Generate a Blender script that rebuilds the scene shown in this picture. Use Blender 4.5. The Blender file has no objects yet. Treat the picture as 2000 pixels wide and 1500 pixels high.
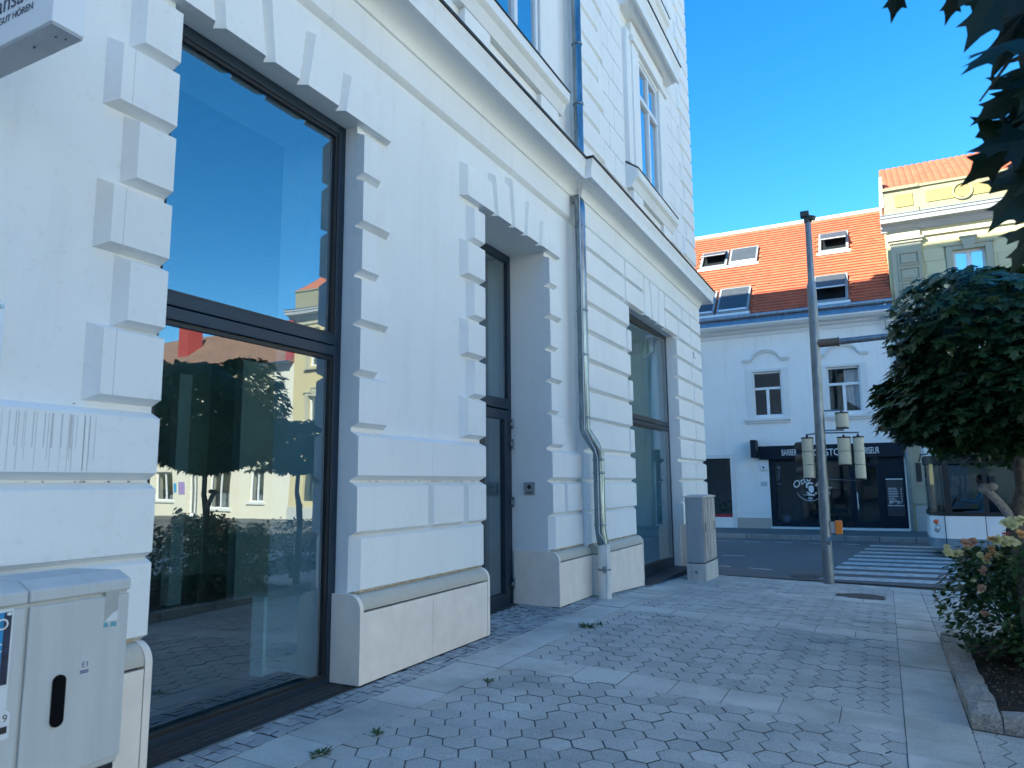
import bpy, bmesh, math, random
from mathutils import Vector, Matrix
random.seed(7)
R = math.radians
scene = bpy.context.scene
COL = scene.collection

# ------------------------------------------------------------------ camera
H = 1.66
def cam_axes(pitch, yaw, roll):
    p, w, r = R(pitch), R(yaw), R(roll)
    F = Vector((-math.sin(w)*math.cos(p), math.cos(w)*math.cos(p), math.sin(p)))
    Rt = Vector((math.cos(w), math.sin(w), 0))
    U = Rt.cross(F)
    Rt, U = Rt*math.cos(r)+U*math.sin(r), U*math.cos(r)-Rt*math.sin(r)
    return F, Rt, U
CF, CR, CU = cam_axes(7.94, 27.12, -0.53)
cd = bpy.data.cameras.new('camera')
cd.sensor_fit = 'HORIZONTAL'; cd.sensor_width = 36.0; cd.lens = 36.0*1400/2000
cd.clip_start = 0.05; cd.clip_end = 3000
cam = bpy.data.objects.new('camera', cd); COL.objects.link(cam)
M = Matrix((CR, CU, -CF)).transposed().to_4x4(); M.translation = Vector((0, 0, H))
cam.matrix_world = M
scene.camera = cam
cd.dof.use_dof = True; cd.dof.focus_distance = 9.0; cd.dof.aperture_fstop = 3.5
def pix(X, Y, Z):                                   # photo pixel (2000 x 1500) of a point, used to rank pieces by size
    v = Vector((X, Y, Z-H)); d = v.dot(CF)
    if d <= 0.05: return None
    return 1000+1400*v.dot(CR)/d, 750-1400*v.dot(CU)/d, d

# ------------------------------------------------------------------ light
WBT = -5.0
SUN_EL = 34.0
SDIR = Vector((0.62, 0.785, 0)).normalized()         # horizontal travel of the light
world = bpy.data.worlds.new('World'); scene.world = world; world.use_nodes = True
wn = world.node_tree; bg = wn.nodes['Background']
sky = wn.nodes.new('ShaderNodeTexSky'); sky.sky_type = 'NISHITA'; sky.sun_disc = False
sky.sun_elevation = R(SUN_EL)
sky.sun_rotation = math.atan2(-SDIR.x, -SDIR.y)
sky.air_density = 1.0; sky.dust_density = 0.0; sky.ozone_density = 4.0
hsv = wn.nodes.new('ShaderNodeHueSaturation'); hsv.inputs['Hue'].default_value = 0.502; hsv.inputs['Saturation'].default_value = 1.30   # the photograph's deep blue, evenly over the whole sky
wn.links.new(sky.outputs[0], hsv.inputs['Color']); wn.links.new(hsv.outputs[0], bg.inputs[0]); bg.inputs[1].default_value = 0.096
sl = bpy.data.lights.new('sun', 'SUN'); sl.energy = 4.3; sl.angle = R(0.5); sl.color = (1.0, 0.955, 0.88)
so = bpy.data.objects.new('sun', sl); COL.objects.link(so); so.location = (-30, -30, 40)
ld = Vector((SDIR.x*math.cos(R(SUN_EL)), SDIR.y*math.cos(R(SUN_EL)), -math.sin(R(SUN_EL))))
so.rotation_euler = ld.to_track_quat('-Z', 'Y').to_euler()
vs = scene.view_settings
vs.view_transform = 'Standard'; vs.look = 'None'; vs.gamma = 1.0; vs.use_curve_mapping = False
vs.exposure = 2.05
vs.use_white_balance = True; vs.white_balance_temperature = 6500; vs.white_balance_tint = WBT
scene.render.engine = 'CYCLES'
scene.cycles.max_bounces = 8; scene.cycles.transparent_max_bounces = 12
scene.cycles.diffuse_bounces = 4; scene.cycles.glossy_bounces = 4

# ------------------------------------------------------------------ helpers
def tag(o, label=None, cat=None, group=None, kind=None):
    if label: o['label'] = label
    if cat: o['category'] = cat
    if group: o['group'] = group
    if kind: o['kind'] = kind
    return o
def empty(name, loc, label=None, cat=None, group=None):
    o = bpy.data.objects.new(name, None); COL.objects.link(o); o.location = loc
    o.empty_display_size = 0.1
    return tag(o, label, cat, group)
def wloc(p):
    w = Vector(p.location)
    if p.parent: w = w+p.matrix_parent_inverse.translation+wloc(p.parent)
    return w
def attach(o, p):
    o.parent = p
    o.matrix_parent_inverse = Matrix.Translation(-wloc(p))
class MB:
    def __init__(s): s.v = []; s.f = []; s.side = set()
    def add(s, vs_, fs):
        n = len(s.v); s.v += [tuple(v) for v in vs_]; s.f += [tuple(i+n for i in f) for f in fs]; return s
    def box(s, x0, x1, y0, y1, z0, z1):
        return s.add([(x0,y0,z0),(x1,y0,z0),(x1,y1,z0),(x0,y1,z0),(x0,y0,z1),(x1,y0,z1),(x1,y1,z1),(x0,y1,z1)],
                     [(0,3,2,1),(4,5,6,7),(0,1,5,4),(1,2,6,5),(2,3,7,6),(3,0,4,7)])
    def prism(s, pts, a, b):                        # pts: list of 3D points (polygon), swept from offset a to offset b
        n = len(pts); a = Vector(a); b = Vector(b)
        return s.add([Vector(p)+a for p in pts]+[Vector(p)+b for p in pts],
                     [tuple(range(n-1,-1,-1)), tuple(range(n,2*n))]+[(i,(i+1)%n,n+(i+1)%n,n+i) for i in range(n)])
    def ext_y(s, prof, y0, y1):                     # prof: (x,z)
        return s.prism([(x,0,z) for x,z in prof], (0,y0,0), (0,y1,0))
    def ext_x(s, prof, x0, x1):                     # prof: (y,z)
        return s.prism([(0,y,z) for y,z in prof], (x0,0,0), (x1,0,0))
    def tube(s, pts, r, n=12, caps=True):
        pts = [Vector(p) for p in pts]; rs = r if isinstance(r,(list,tuple)) else [r]*len(pts)
        base = len(s.v); up = None
        for i,p in enumerate(pts):
            t = (pts[min(i+1,len(pts)-1)]-pts[max(i-1,0)]).normalized()
            if up is None:
                up = Vector((1,0,0)) if abs(t.x)<0.9 else Vector((0,1,0))
            a = (up-t*up.dot(t)).normalized(); b = t.cross(a); up = a
            for k in range(n):
                g = 2*math.pi*k/n; s.v.append(tuple(p+(a*math.cos(g)+b*math.sin(g))*rs[i]))
        for i in range(len(pts)-1):
            for k in range(n):
                k2 = (k+1)%n
                s.f.append((base+i*n+k, base+i*n+k2, base+(i+1)*n+k2, base+(i+1)*n+k))
        if caps:
            s.f.append(tuple(base+k for k in range(n-1,-1,-1)))
            s.f.append(tuple(base+(len(pts)-1)*n+k for k in range(n)))
        return s
    def ball(s, c, rx, ry, rz, nu=14, nv=9):
        b = len(s.v)
        for j in range(nv+1):
            ph = math.pi*j/nv
            for i in range(nu):
                th = 2*math.pi*i/nu
                s.v.append((c[0]+rx*math.sin(ph)*math.cos(th), c[1]+ry*math.sin(ph)*math.sin(th), c[2]+rz*math.cos(ph)))
        for j in range(nv):
            for i in range(nu):
                i2 = (i+1)%nu
                s.f.append((b+j*nu+i, b+(j+1)*nu+i, b+(j+1)*nu+i2, b+j*nu+i2))
        return s
    def block(s, xw, xf, y0, y1, z0, z1, c=(0.04,0.04,0.04,0.04)):   # bevelled stone on a wall facing +x; c = base growth at y0,y1,z0,z1
        a,b,d,e = c
        xw += .0012; xq = xw-.0006
        return s.add([(xq,y0-a,z0-d),(xq,y1+b,z0-d),(xq,y1+b,z1+e),(xq,y0-a,z1+e),
                      (xw,y0-a,z0-d),(xw,y1+b,z0-d),(xw,y1+b,z1+e),(xw,y0-a,z1+e),
                      (xf,y0,z0),(xf,y1,z0),(xf,y1,z1),(xf,y0,z1)],
                     [(0,3,2,1),(0,1,5,4),(1,2,6,5),(2,3,7,6),(3,0,4,7),(4,5,9,8),(5,6,10,9),(6,7,11,10),(7,4,8,11),(8,9,10,11)])
    def build(s, name, mat, parent=None, smooth=False, bevel=0, kind=None):
        me = bpy.data.meshes.new(name); me.from_pydata(s.v, [], s.f); me.validate(); me.update()
        if smooth:
            for p in me.polygons: p.use_smooth = True
            if hasattr(me, 'set_sharp_from_angle'): me.set_sharp_from_angle(angle=R(40))
        me.materials.append(mat)
        if s.side:
            me.materials.append(JOINT)
            for k in s.side:
                if k < len(me.polygons): me.polygons[k].material_index = 1
        o = bpy.data.objects.new(name, me); COL.objects.link(o)
        if bevel:
            m = o.modifiers.new('bevel','BEVEL'); m.width = bevel; m.segments = 2; m.limit_method = 'ANGLE'; m.angle_limit = R(35)
        if parent: attach(o, parent)
        if kind: o['kind'] = kind
        return o
def B(*a): return MB().box(*a)
def wall_cells(xs, zs, holes, y0, y1, axis='x'):
    """wall in the plane of (a = along, z): faces front y1 and back y0; holes are (a0,a1,z0,z1). axis x: along = x, normal y; axis y: along = y, normal x"""
    m = MB()
    def P(a, d, z): return (a,d,z) if axis == 'x' else (d,a,z)
    def solid(i,j):
        if i<0 or j<0 or i>=len(xs)-1 or j>=len(zs)-1: return False
        ca=(xs[i]+xs[i+1])/2; cz=(zs[j]+zs[j+1])/2
        return not any(h[0]<ca<h[1] and h[2]<cz<h[3] for h in holes)
    for i in range(len(xs)-1):
        for j in range(len(zs)-1):
            if not solid(i,j): continue
            a0,a1,z0,z1 = xs[i],xs[i+1],zs[j],zs[j+1]
            m.add([P(a0,y1,z0),P(a1,y1,z0),P(a1,y1,z1),P(a0,y1,z1)],[(0,1,2,3)])
            m.add([P(a0,y0,z0),P(a1,y0,z0),P(a1,y0,z1),P(a0,y0,z1)],[(3,2,1,0)])
            if not solid(i-1,j): m.add([P(a0,y0,z0),P(a0,y1,z0),P(a0,y1,z1),P(a0,y0,z1)],[(0,1,2,3)])
            if not solid(i+1,j): m.add([P(a1,y0,z0),P(a1,y1,z0),P(a1,y1,z1),P(a1,y0,z1)],[(3,2,1,0)])
            if not solid(i,j-1): m.add([P(a0,y0,z0),P(a1,y0,z0),P(a1,y1,z0),P(a0,y1,z0)],[(0,1,2,3)])
            if not solid(i,j+1): m.add([P(a0,y0,z1),P(a1,y0,z1),P(a1,y1,z1),P(a0,y1,z1)],[(3,2,1,0)])
    return m
def grid_of(lo, hi, holes, k):
    s = {lo, hi}
    for h in holes: s.add(h[k]); s.add(h[k+1])
    return sorted(x for x in s if lo <= x <= hi)

# ------------------------------------------------------------------ materials
def newmat(name):
    m = bpy.data.materials.new(name); m.use_nodes = True
    nt = m.node_tree; return m, nt, nt.nodes['Principled BSDF']
def mixrgb(nt, fac, a, b, mode='MIX'):
    n = nt.nodes.new('ShaderNodeMix'); n.data_type = 'RGBA'; n.blend_type = mode
    for sock, v in ((n.inputs[0],fac),(n.inputs[6],a),(n.inputs[7],b)):
        if hasattr(v,'is_output'): nt.links.new(v, sock)
        elif isinstance(v,(int,float)): sock.default_value = v
        else: sock.default_value = (*v,1) if len(v)==3 else v
    return n.outputs[2]
def noise(nt, scale, detail=4, rough=0.55, coord='Object', stretch=None):
    tc = nt.nodes.new('ShaderNodeTexCoord'); n = nt.nodes.new('ShaderNodeTexNoise')
    n.inputs['Scale'].default_value = scale; n.inputs['Detail'].default_value = detail; n.inputs['Roughness'].default_value = rough
    src = tc.outputs[coord]
    if coord == 'World':
        pass
    if stretch:
        mp = nt.nodes.new('ShaderNodeMapping'); mp.inputs['Scale'].default_value = stretch
        nt.links.new(src, mp.inputs[0]); src = mp.outputs[0]
    nt.links.new(src, n.inputs['Vector']); return n.outputs[0]
def ramp(nt, fac, stops):
    n = nt.nodes.new('ShaderNodeValToRGB'); e = n.color_ramp.elements
    while len(e) < len(stops): e.new(0.5)
    for k,(p,c) in enumerate(stops):
        e[k].position = p; e[k].color = (c,c,c,1) if isinstance(c,(int,float)) else (*c,1)
    nt.links.new(fac, n.inputs[0]); return n.outputs[0]
def bump(nt, bs, h, strength, dist=0.01):
    n = nt.nodes.new('ShaderNodeBump'); n.inputs['Strength'].default_value = strength; n.inputs['Distance'].default_value = dist
    nt.links.new(h, n.inputs['Height']); nt.links.new(n.outputs[0], bs.inputs['Normal'])
def plain(name, col, rough=0.5, metal=0.0, var=0.12, scale=6, bmp=0.0, bscale=60, spec=None):
    m, nt, bs = newmat(name)
    c2 = tuple(max(0,x*(1-var)) for x in col); c1 = tuple(min(1,x*(1+var*0.6)) for x in col)
    nt.links.new(mixrgb(nt, ramp(nt, noise(nt, scale), [(0.3,0.0),(0.7,1.0)]), c2, c1), bs.inputs['Base Color'])
    bs.inputs['Roughness'].default_value = rough; bs.inputs['Metallic'].default_value = metal
    if spec is not None: bs.inputs['Specular IOR Level'].default_value = spec
    if bmp: bump(nt, bs, noise(nt, bscale, 6), bmp, 0.004)
    return m
def stucco(name, col, dirt=(0.42,0.38,0.33), amount=0.5, bmp=0.3, gscale=90):
    m, nt, bs = newmat(name)
    big = ramp(nt, noise(nt, 0.9, 5), [(0.35,0.0),(0.75,1.0)])
    base = mixrgb(nt, big, tuple(x*0.94 for x in col), col)
    fine = ramp(nt, noise(nt, 14, 6, 0.65), [(0.58,0.0),(0.8,1.0)])
    mul = nt.nodes.new('ShaderNodeMath'); mul.operation = 'MULTIPLY'; mul.inputs[1].default_value = amount*0.5
    nt.links.new(fine, mul.inputs[0])
    base = mixrgb(nt, mul.outputs[0], base, dirt)
    run = ramp(nt, noise(nt, 2.2, 5, 0.6, stretch=(2.5,2.5,0.25)), [(0.55,0.0),(0.85,1.0)])
    mul2 = nt.nodes.new('ShaderNodeMath'); mul2.operation = 'MULTIPLY'; mul2.inputs[1].default_value = amount*0.35
    nt.links.new(run, mul2.inputs[0])
    base = mixrgb(nt, mul2.outputs[0], base, dirt)
    nt.links.new(base, bs.inputs['Base Color']); bs.inputs['Roughness'].default_value = 0.85
    bs.inputs['Specular IOR Level'].default_value = 0.25
    bump(nt, bs, noise(nt, gscale, 5, 0.6), bmp, 0.003)
    return m
def piece_mat(name, cols, rough=0.8, island=False, speck=0.34, sscale=85, bmp=0.5, stain=0.3):
    """pieces of paving: each piece picks its own tone"""
    m, nt, bs = newmat(name)
    if island:
        g = nt.nodes.new('ShaderNodeNewGeometry'); rnd = g.outputs['Random Per Island']
    else:
        g = nt.nodes.new('ShaderNodeObjectInfo'); rnd = g.outputs['Random']
    n = len(cols)
    base = ramp(nt, rnd, [(i/max(1,n-1), c) for i,c in enumerate(cols)])
    tc = nt.nodes.new('ShaderNodeNewGeometry')
    def wnoise(sc, det, ro):
        q = nt.nodes.new('ShaderNodeTexNoise'); q.inputs['Scale'].default_value = sc; q.inputs['Detail'].default_value = det; q.inputs['Roughness'].default_value = ro
        nt.links.new(tc.outputs['Position'], q.inputs['Vector']); return q.outputs[0]
    sp = wnoise(sscale, 3, 0.7)
    base = mixrgb(nt, ramp(nt, sp, [(0.35,0.0),(0.65,1.0)]), mixrgb(nt, speck, base, (0.05,0.05,0.055)), mixrgb(nt, speck*0.7, base, (0.75,0.74,0.72)))
    st = ramp(nt, wnoise(1.6, 6, 0.6), [(0.42,0.0),(0.7,1.0)])
    mu = nt.nodes.new('ShaderNodeMath'); mu.operation = 'MULTIPLY'; mu.inputs[1].default_value = stain; nt.links.new(st, mu.inputs[0])
    base = mixrgb(nt, mu.outputs[0], base, (0.075,0.07,0.065))
    spot = ramp(nt, wnoise(9, 2, 0.5), [(0.74,0.0),(0.78,1.0)])
    mu3 = nt.nodes.new('ShaderNodeMath'); mu3.operation = 'MULTIPLY'; mu3.inputs[1].default_value = 0.45; nt.links.new(spot, mu3.inputs[0])
    base = mixrgb(nt, mu3.outputs[0], base, (0.06,0.055,0.05))
    nt.links.new(base, bs.inputs['Base Color']); bs.inputs['Roughness'].default_value = rough
    bs.inputs['Specular IOR Level'].default_value = 0.3
    bump(nt, bs, sp, bmp, 0.003)
    return m
def glass_mat(name, tint=(0.62,0.74,0.78), f0=0.30, wob=0.03, wscale=0.8):
    """coated pane: reflects f0 at normal view (Schlick), lets the rest through; inner faces of the slab only transmit"""
    m, nt, bs = newmat(name); out = nt.nodes['Material Output']; nt.nodes.remove(bs)
    L = nt.links.new
    tr = nt.nodes.new('ShaderNodeBsdfTransparent'); tr.inputs[0].default_value = (*tint,1)
    t2 = nt.nodes.new('ShaderNodeBsdfTransparent')
    gl = nt.nodes.new('ShaderNodeBsdfGlossy'); gl.inputs['Roughness'].default_value = 0.0; gl.inputs[0].default_value = (0.93,0.97,1.0,1)
    bp = nt.nodes.new('ShaderNodeBump'); bp.inputs['Strength'].default_value = wob; bp.inputs['Distance'].default_value = 0.05
    L(noise(nt, wscale, 2, 0.4), bp.inputs['Height']); L(bp.outputs[0], gl.inputs['Normal'])
    lw = nt.nodes.new('ShaderNodeLayerWeight'); lw.inputs[0].default_value = 0.5
    pw = nt.nodes.new('ShaderNodeMath'); pw.operation = 'POWER'; pw.inputs[1].default_value = 5.0; L(lw.outputs['Facing'], pw.inputs[0])
    ma = nt.nodes.new('ShaderNodeMath'); ma.operation = 'MULTIPLY_ADD'; ma.inputs[1].default_value = 1-f0; ma.inputs[2].default_value = f0; L(pw.outputs[0], ma.inputs[0])
    mx = nt.nodes.new('ShaderNodeMixShader'); L(ma.outputs[0], mx.inputs[0]); L(tr.outputs[0], mx.inputs[1]); L(gl.outputs[0], mx.inputs[2])
    g = nt.nodes.new('ShaderNodeNewGeometry'); m2 = nt.nodes.new('ShaderNodeMixShader')
    L(g.outputs['Backfacing'], m2.inputs[0]); L(mx.outputs[0], m2.inputs[1]); L(t2.outputs[0], m2.inputs[2])
    L(m2.outputs[0], out.inputs[0]); return m
def leaf_mat(name, c1, c2, island=True, trans=0.25, rough=0.45):
    m, nt, bs = newmat(name); out = nt.nodes['Material Output']
    g = nt.nodes.new('ShaderNodeNewGeometry') if island else nt.nodes.new('ShaderNodeObjectInfo')
    rnd = g.outputs['Random Per Island'] if island else g.outputs['Random']
    col = mixrgb(nt, rnd, c1, c2)
    nt.links.new(col, bs.inputs['Base Color']); bs.inputs['Roughness'].default_value = rough; bs.inputs['Specular IOR Level'].default_value = 0.35
    tl = nt.nodes.new('ShaderNodeBsdfTranslucent'); nt.links.new(mixrgb(nt, 1.0, col, (0.9,1.0,0.35), 'MULTIPLY'), tl.inputs[0])
    mx = nt.nodes.new('ShaderNodeMixShader'); mx.inputs[0].default_value = trans
    nt.links.new(bs.outputs[0], mx.inputs[1]); nt.links.new(tl.outputs[0], mx.inputs[2]); nt.links.new(mx.outputs[0], out.inputs[0])
    return m

WHITE = stucco('white_stucco', (0.84,0.845,0.835))
WHITE2 = stucco('white_block_stucco', (0.86,0.86,0.845), amount=0.42)
SOFF = stucco('grey_soffit_plaster', (0.50,0.49,0.47), amount=0.2)
PLINTH = plain('plinth_panel_stone', (0.87,0.765,0.675), 0.7, var=0.08, scale=5, bmp=0.15, bscale=200)
CAPST = stucco('plinth_cap_stone', (0.58,0.53,0.45), dirt=(0.25,0.22,0.18), amount=0.9, bmp=0.5, gscale=40)
FRAME = plain('dark_blue_grey_frame', (0.010,0.024,0.044), 0.45, var=0.15, scale=3, spec=.45)
DARK = plain('black_metal', (0.012,0.013,0.016), 0.45)
FLASH = plain('dark_sheet_flashing', (0.03,0.03,0.033), 0.5, 0.3)
GLASS = glass_mat('coated_shop_glass', tint=(.66,.92,.97), f0=.27, wob=.06)
GLASS2 = glass_mat('upper_window_glass', tint=(0.45,0.5,0.55), f0=.55, wob=0.02)
SHOPGL = glass_mat('dark_shop_glass', tint=(0.40,0.47,0.55), f0=.05, wob=0.02)
WFRAME = plain('white_window_paint', (0.76,0.77,0.78), 0.45, var=0.05)
INWALL = plain('interior_grey_paint', (0.60,0.62,0.61), 0.8)
INWHITE = plain('interior_white_paint', (0.85,0.85,0.83), 0.7, var=0.05)
INFLOOR = plain('interior_floor', (0.12,0.125,0.13), 0.35, var=0.2)
def zinc_mat(name, c1, c2, rough=0.38):
    m, nt, bs = newmat(name)
    v = ramp(nt, noise(nt, 9, 5, 0.6, stretch=(1,1,0.35)), [(0.3,c2),(0.7,c1)])
    nt.links.new(v, bs.inputs['Base Color']); bs.inputs['Metallic'].default_value = 0.85; bs.inputs['Roughness'].default_value = rough
    bump(nt, bs, noise(nt, 30, 4), 0.08, 0.003); return m
ZINC = zinc_mat('galvanised_zinc', (0.30,0.37,0.42), (0.12,0.16,0.19), 0.22)
GUTT = zinc_mat('gutter_zinc', (0.42,0.47,0.52), (0.30,0.34,0.38), 0.45)
GALV = zinc_mat('weathered_galvanised_steel', (0.26,0.30,0.34), (0.15,0.18,0.21), 0.5)
CABLE = plain('pale_cable', (0.6,0.6,0.6), 0.5)
HEX_O = piece_mat('hex_paver_concrete', [(0.41,0.42,0.41),(0.54,0.54,0.52),(0.47,0.475,0.46),(0.60,0.60,0.575),(0.51,0.50,0.485)])
HEX_I = piece_mat('hex_paver_concrete_field', [(0.41,0.42,0.41),(0.54,0.54,0.52),(0.47,0.475,0.46),(0.60,0.60,0.575),(0.51,0.50,0.485)], island=True)
HEXEDGE = piece_mat('pale_edge_paver', [(0.50,0.48,0.44),(0.56,0.54,0.50)], speck=0.15)
SLAB = piece_mat('concrete_slab', [(0.52,0.525,0.49),(0.63,0.62,0.585),(0.575,0.57,0.54)], speck=0.16, stain=0.4, bmp=0.3)
COBB = piece_mat('granite_cobble', [(0.26,0.28,0.30),(0.50,0.51,0.52),(0.34,0.36,0.38),(0.62,0.62,0.61)], island=True, speck=0.4, sscale=160)
GRAN = piece_mat('rough_granite', [(0.26,0.25,0.235),(0.34,0.33,0.31),(0.3,0.285,0.265)], speck=0.5, sscale=70, bmp=1.2, stain=0.5)
JOINT = plain('joint_sand', (0.055,0.056,0.055), 0.95, var=0.3, scale=20, bmp=0.4)
def asphalt():
    m, nt, bs = newmat('asphalt')
    a = mixrgb(nt, ramp(nt, noise(nt, 0.35, 5), [(0.35,0.0),(0.7,1.0)]), (0.075,0.077,0.082), (0.115,0.117,0.122))
    s = ramp(nt, noise(nt, 90, 3, 0.7), [(0.4,0.0),(0.7,1.0)])
    nt.links.new(mixrgb(nt, s, a, mixrgb(nt, 0.25, a, (0.3,0.3,0.3))), bs.inputs['Base Color'])
    bs.inputs['Roughness'].default_value = 0.8; bump(nt, bs, noise(nt, 70, 4), 0.4, 0.006); return m
ASPH = asphalt()
WALK = plain('asphalt_sidewalk', (0.12,0.12,0.122), 0.85, var=0.2, scale=1.5, bmp=0.3, bscale=60)
PAINT = plain('road_paint', (0.48,0.48,0.47), 0.7, var=0.45, scale=9)
EARTH = plain('ground_earth', (0.10,0.095,0.085), 0.95, var=0.3, scale=0.3)
SOIL = plain('dark_soil', (0.02,0.014,0.01), 0.95, var=0.6, scale=30, bmp=1.0, bscale=40)
BARK = plain('tree_bark', (0.12,0.10,0.085), 0.9, var=0.45, scale=25, bmp=1.0, bscale=50)

# ------------------------------------------------------------------ ground
def sm(a, b, x):
    t = min(1, max(0, (x-a)/(b-a))); return t*t*(3-2*t)
def gz(x, y):
    s = 0.042+(0.022-0.042)*sm(9, 13, y)
    xx = min(x, 0.8)
    return -s*xx-0.03*max(0.0, min(y, 14.3)-9.0)*sm(8.4, 10.2, y)
def gnorm(x, y):
    e = 0.05
    return Vector((-(gz(x+e,y)-gz(x-e,y))/(2*e), -(gz(x,y+e)-gz(x,y-e))/(2*e), 1)).normalized()
KERB_Y = 14.30
ground = B(-400,400,-400,400,-0.9,-0.6).build('ground', EARTH, kind='structure')
mb = MB()                                            # paving bed
xs = [-4.45,-3.7,-3.0,-2,-1,0,0.8,3,4.6]; ys = [-40,-20,-8,-3]+[i*0.5 for i in range(-4,29)]+[KERB_Y]
for y in ys:
    for x in xs: mb.v.append((x,y,gz(x,y)-0.007))
nx = len(xs)
for j in range(len(ys)-1):
    for i in range(nx-1): mb.f.append((j*nx+i, j*nx+i+1, (j+1)*nx+i+1, (j+1)*nx+i))
b0 = len(mb.v)
mb.add([(xs[0],KERB_Y,gz(xs[0],KERB_Y)-.007),(xs[-1],KERB_Y,gz(xs[-1],KERB_Y)-.007),(xs[-1],KERB_Y,-.7),(xs[0],KERB_Y,-.7)],[(0,1,2,3)])
pavement = mb.build('pavement', JOINT, kind='structure')
ROAD_Z = -0.175
road = MB().add([(-120,KERB_Y-.02,ROAD_Z),(120,KERB_Y-.02,ROAD_Z),(120,25.2,ROAD_Z),(-120,25.2,ROAD_Z),(-120,KERB_Y-.02,-.7),(120,KERB_Y-.02,-.7),(120,25.2,-.7),(-120,25.2,-.7)],
         [(0,1,2,3),(4,7,6,5),(0,4,5,1),(1,5,6,2),(2,6,7,3),(3,7,4,0)]).build('road', ASPH, kind='structure')

# --- hexagonal pavers
S_ = 0.1125; COLP = 0.1715; ROWP = 0.1965
def hexpts(cx, cy, s=S_):
    return [(cx+s*math.cos(R(60*k)), cy+s*math.sin(R(60*k))) for k in range(6)]
def clip(poly, a, b, c):                             # keep a*x+b*y<=c
    out = []
    for i in range(len(poly)):
        p, q = poly[i], poly[(i+1)%len(poly)]
        dp, dq = a*p[0]+b*p[1]-c, a*q[0]+b*q[1]-c
        if dp <= 0: out.append(p)
        if dp*dq < 0:
            t = dp/(dp-dq); out.append((p[0]+t*(q[0]-p[0]), p[1]+t*(q[1]-p[1])))
    return out
def inset(poly, d):
    cx = sum(p[0] for p in poly)/len(poly); cy = sum(p[1] for p in poly)/len(poly)
    o = []
    for x,y in poly:
        l = math.hypot(x-cx,y-cy) or 1; k = max(0.2,(l-d)/l); o.append((cx+(x-cx)*k, cy+(y-cy)*k))
    return o
def area(p): return 0.5*abs(sum(p[i][0]*p[(i+1)%len(p)][1]-p[(i+1)%len(p)][0]*p[i][1] for i in range(len(p))))
def add_paver(m, poly, zf, dz=0.0, gap=0.0030, ch=0.0032, th=0.05):
    a = inset(poly, gap); b = inset(poly, gap+ch); n = len(a)
    m.side.update(range(len(m.f), len(m.f)+n))
    m.add([(x,y,zf(x,y)-th+dz) for x,y in a]+[(x,y,zf(x,y)-0.0025+dz) for x,y in a]+[(x,y,zf(x,y)+dz) for x,y in b],
          [(i,(i+1)%n,n+(i+1)%n,n+i) for i in range(n)]+[(n+i,n+(i+1)%n,2*n+(i+1)%n,2*n+i) for i in range(n)]+[tuple(range(2*n,3*n))])
BANDS = [(2.56,2.96),(5.64,6.04),(8.70,9.10),(11.78,12.18)]
hex_whole, hex_cut, hex_edge = [], [], []
fields = [(-3.0,0.01,[(1.2,2.56),(2.96,5.64),(6.04,8.70),(9.10,11.78),(12.18,13.90)]), (0.41,3.0,[(1.2,5.98),(9.05,13.90)])]
for fx0, fx1, segs in fields:
    for (fy0, fy1) in segs:
        for i in range(-1, int((fx1-fx0)/COLP)+2):
            cx = (-2.935 if fx0 < 0 else 0.476)+i*COLP
            for k in range(int((fy0-3.872)/ROWP)-2, int((fy1-3.872)/ROWP)+3):
                cy = 3.872+k*ROWP+(ROWP/2 if i%2 else 0)
                if math.hypot(cx+0.44, cy-12.48) < 0.36: continue
                h0 = hexpts(cx, cy); p = h0
                for a,b,c in ((-1,0,-fx0),(1,0,fx1),(0,-1,-fy0),(0,1,fy1)): p = clip(p,a,b,c) if p else p
                if len(p) < 3 or area(p) < 0.0015: continue
                q = pix(cx,cy,gz(cx,cy))
                vis = q and -40 < q[0] < 2040 and q[1] < 1540
                rec = (q[2] if q else 99, cx, cy, p, vis)
                if area(p) > 0.0321: hex_whole.append(rec)
                else: (hex_edge if (fx0 < 0 and cx < -2.9) else hex_cut).append(rec)
allh = sorted([(r[0],'w',r) for r in hex_whole if r[4]]+[(r[0],'c',r) for r in hex_cut if r[4]]+[(r[0],'e',r) for r in hex_edge if r[4]], key=lambda t: t[0])
single = set(id(t[2]) for t in allh[:300])
hm = MB(); add_paver(hm, hexpts(0,0), lambda x,y: 0.0)
hexmesh = None
for d, kind_, r in allh[:300]:
    cx, cy = r[1], r[2]
    if kind_ == 'w':
        if hexmesh is None:
            o = hm.build('hex_paver', HEX_O, pavement); hexmesh = o.data
        else:
            o = bpy.data.objects.new('hex_paver', hexmesh); COL.objects.link(o); o.parent = pavement
        n = (gnorm(cx,cy)+Vector((random.gauss(0,.003),random.gauss(0,.003),0))).normalized()
        o.rotation_mode = 'QUATERNION'; o.rotation_quaternion = Vector((0,0,1)).rotation_difference(n)
        o.location = (cx, cy, gz(cx,cy)+random.uniform(-.003,.002))
    else:
        m = MB(); add_paver(m, r[3], gz, random.uniform(-.003,.001))
        m.build('edge_paver' if kind_ == 'e' else 'cut_paver', HEXEDGE if kind_ == 'e' else HEX_O, pavement)
m = MB()
for r in hex_whole+hex_cut:
    if id(r) not in single: add_paver(m, r[3], gz, random.uniform(-.003,.002))
m.build('hex_paver_field', HEX_I, pavement, kind='stuff')
m = MB()
for r in hex_edge:
    if id(r) not in single: add_paver(m, r[3], gz)
m.build('edge_paver_row', HEXEDGE, pavement, kind='stuff')
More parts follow.
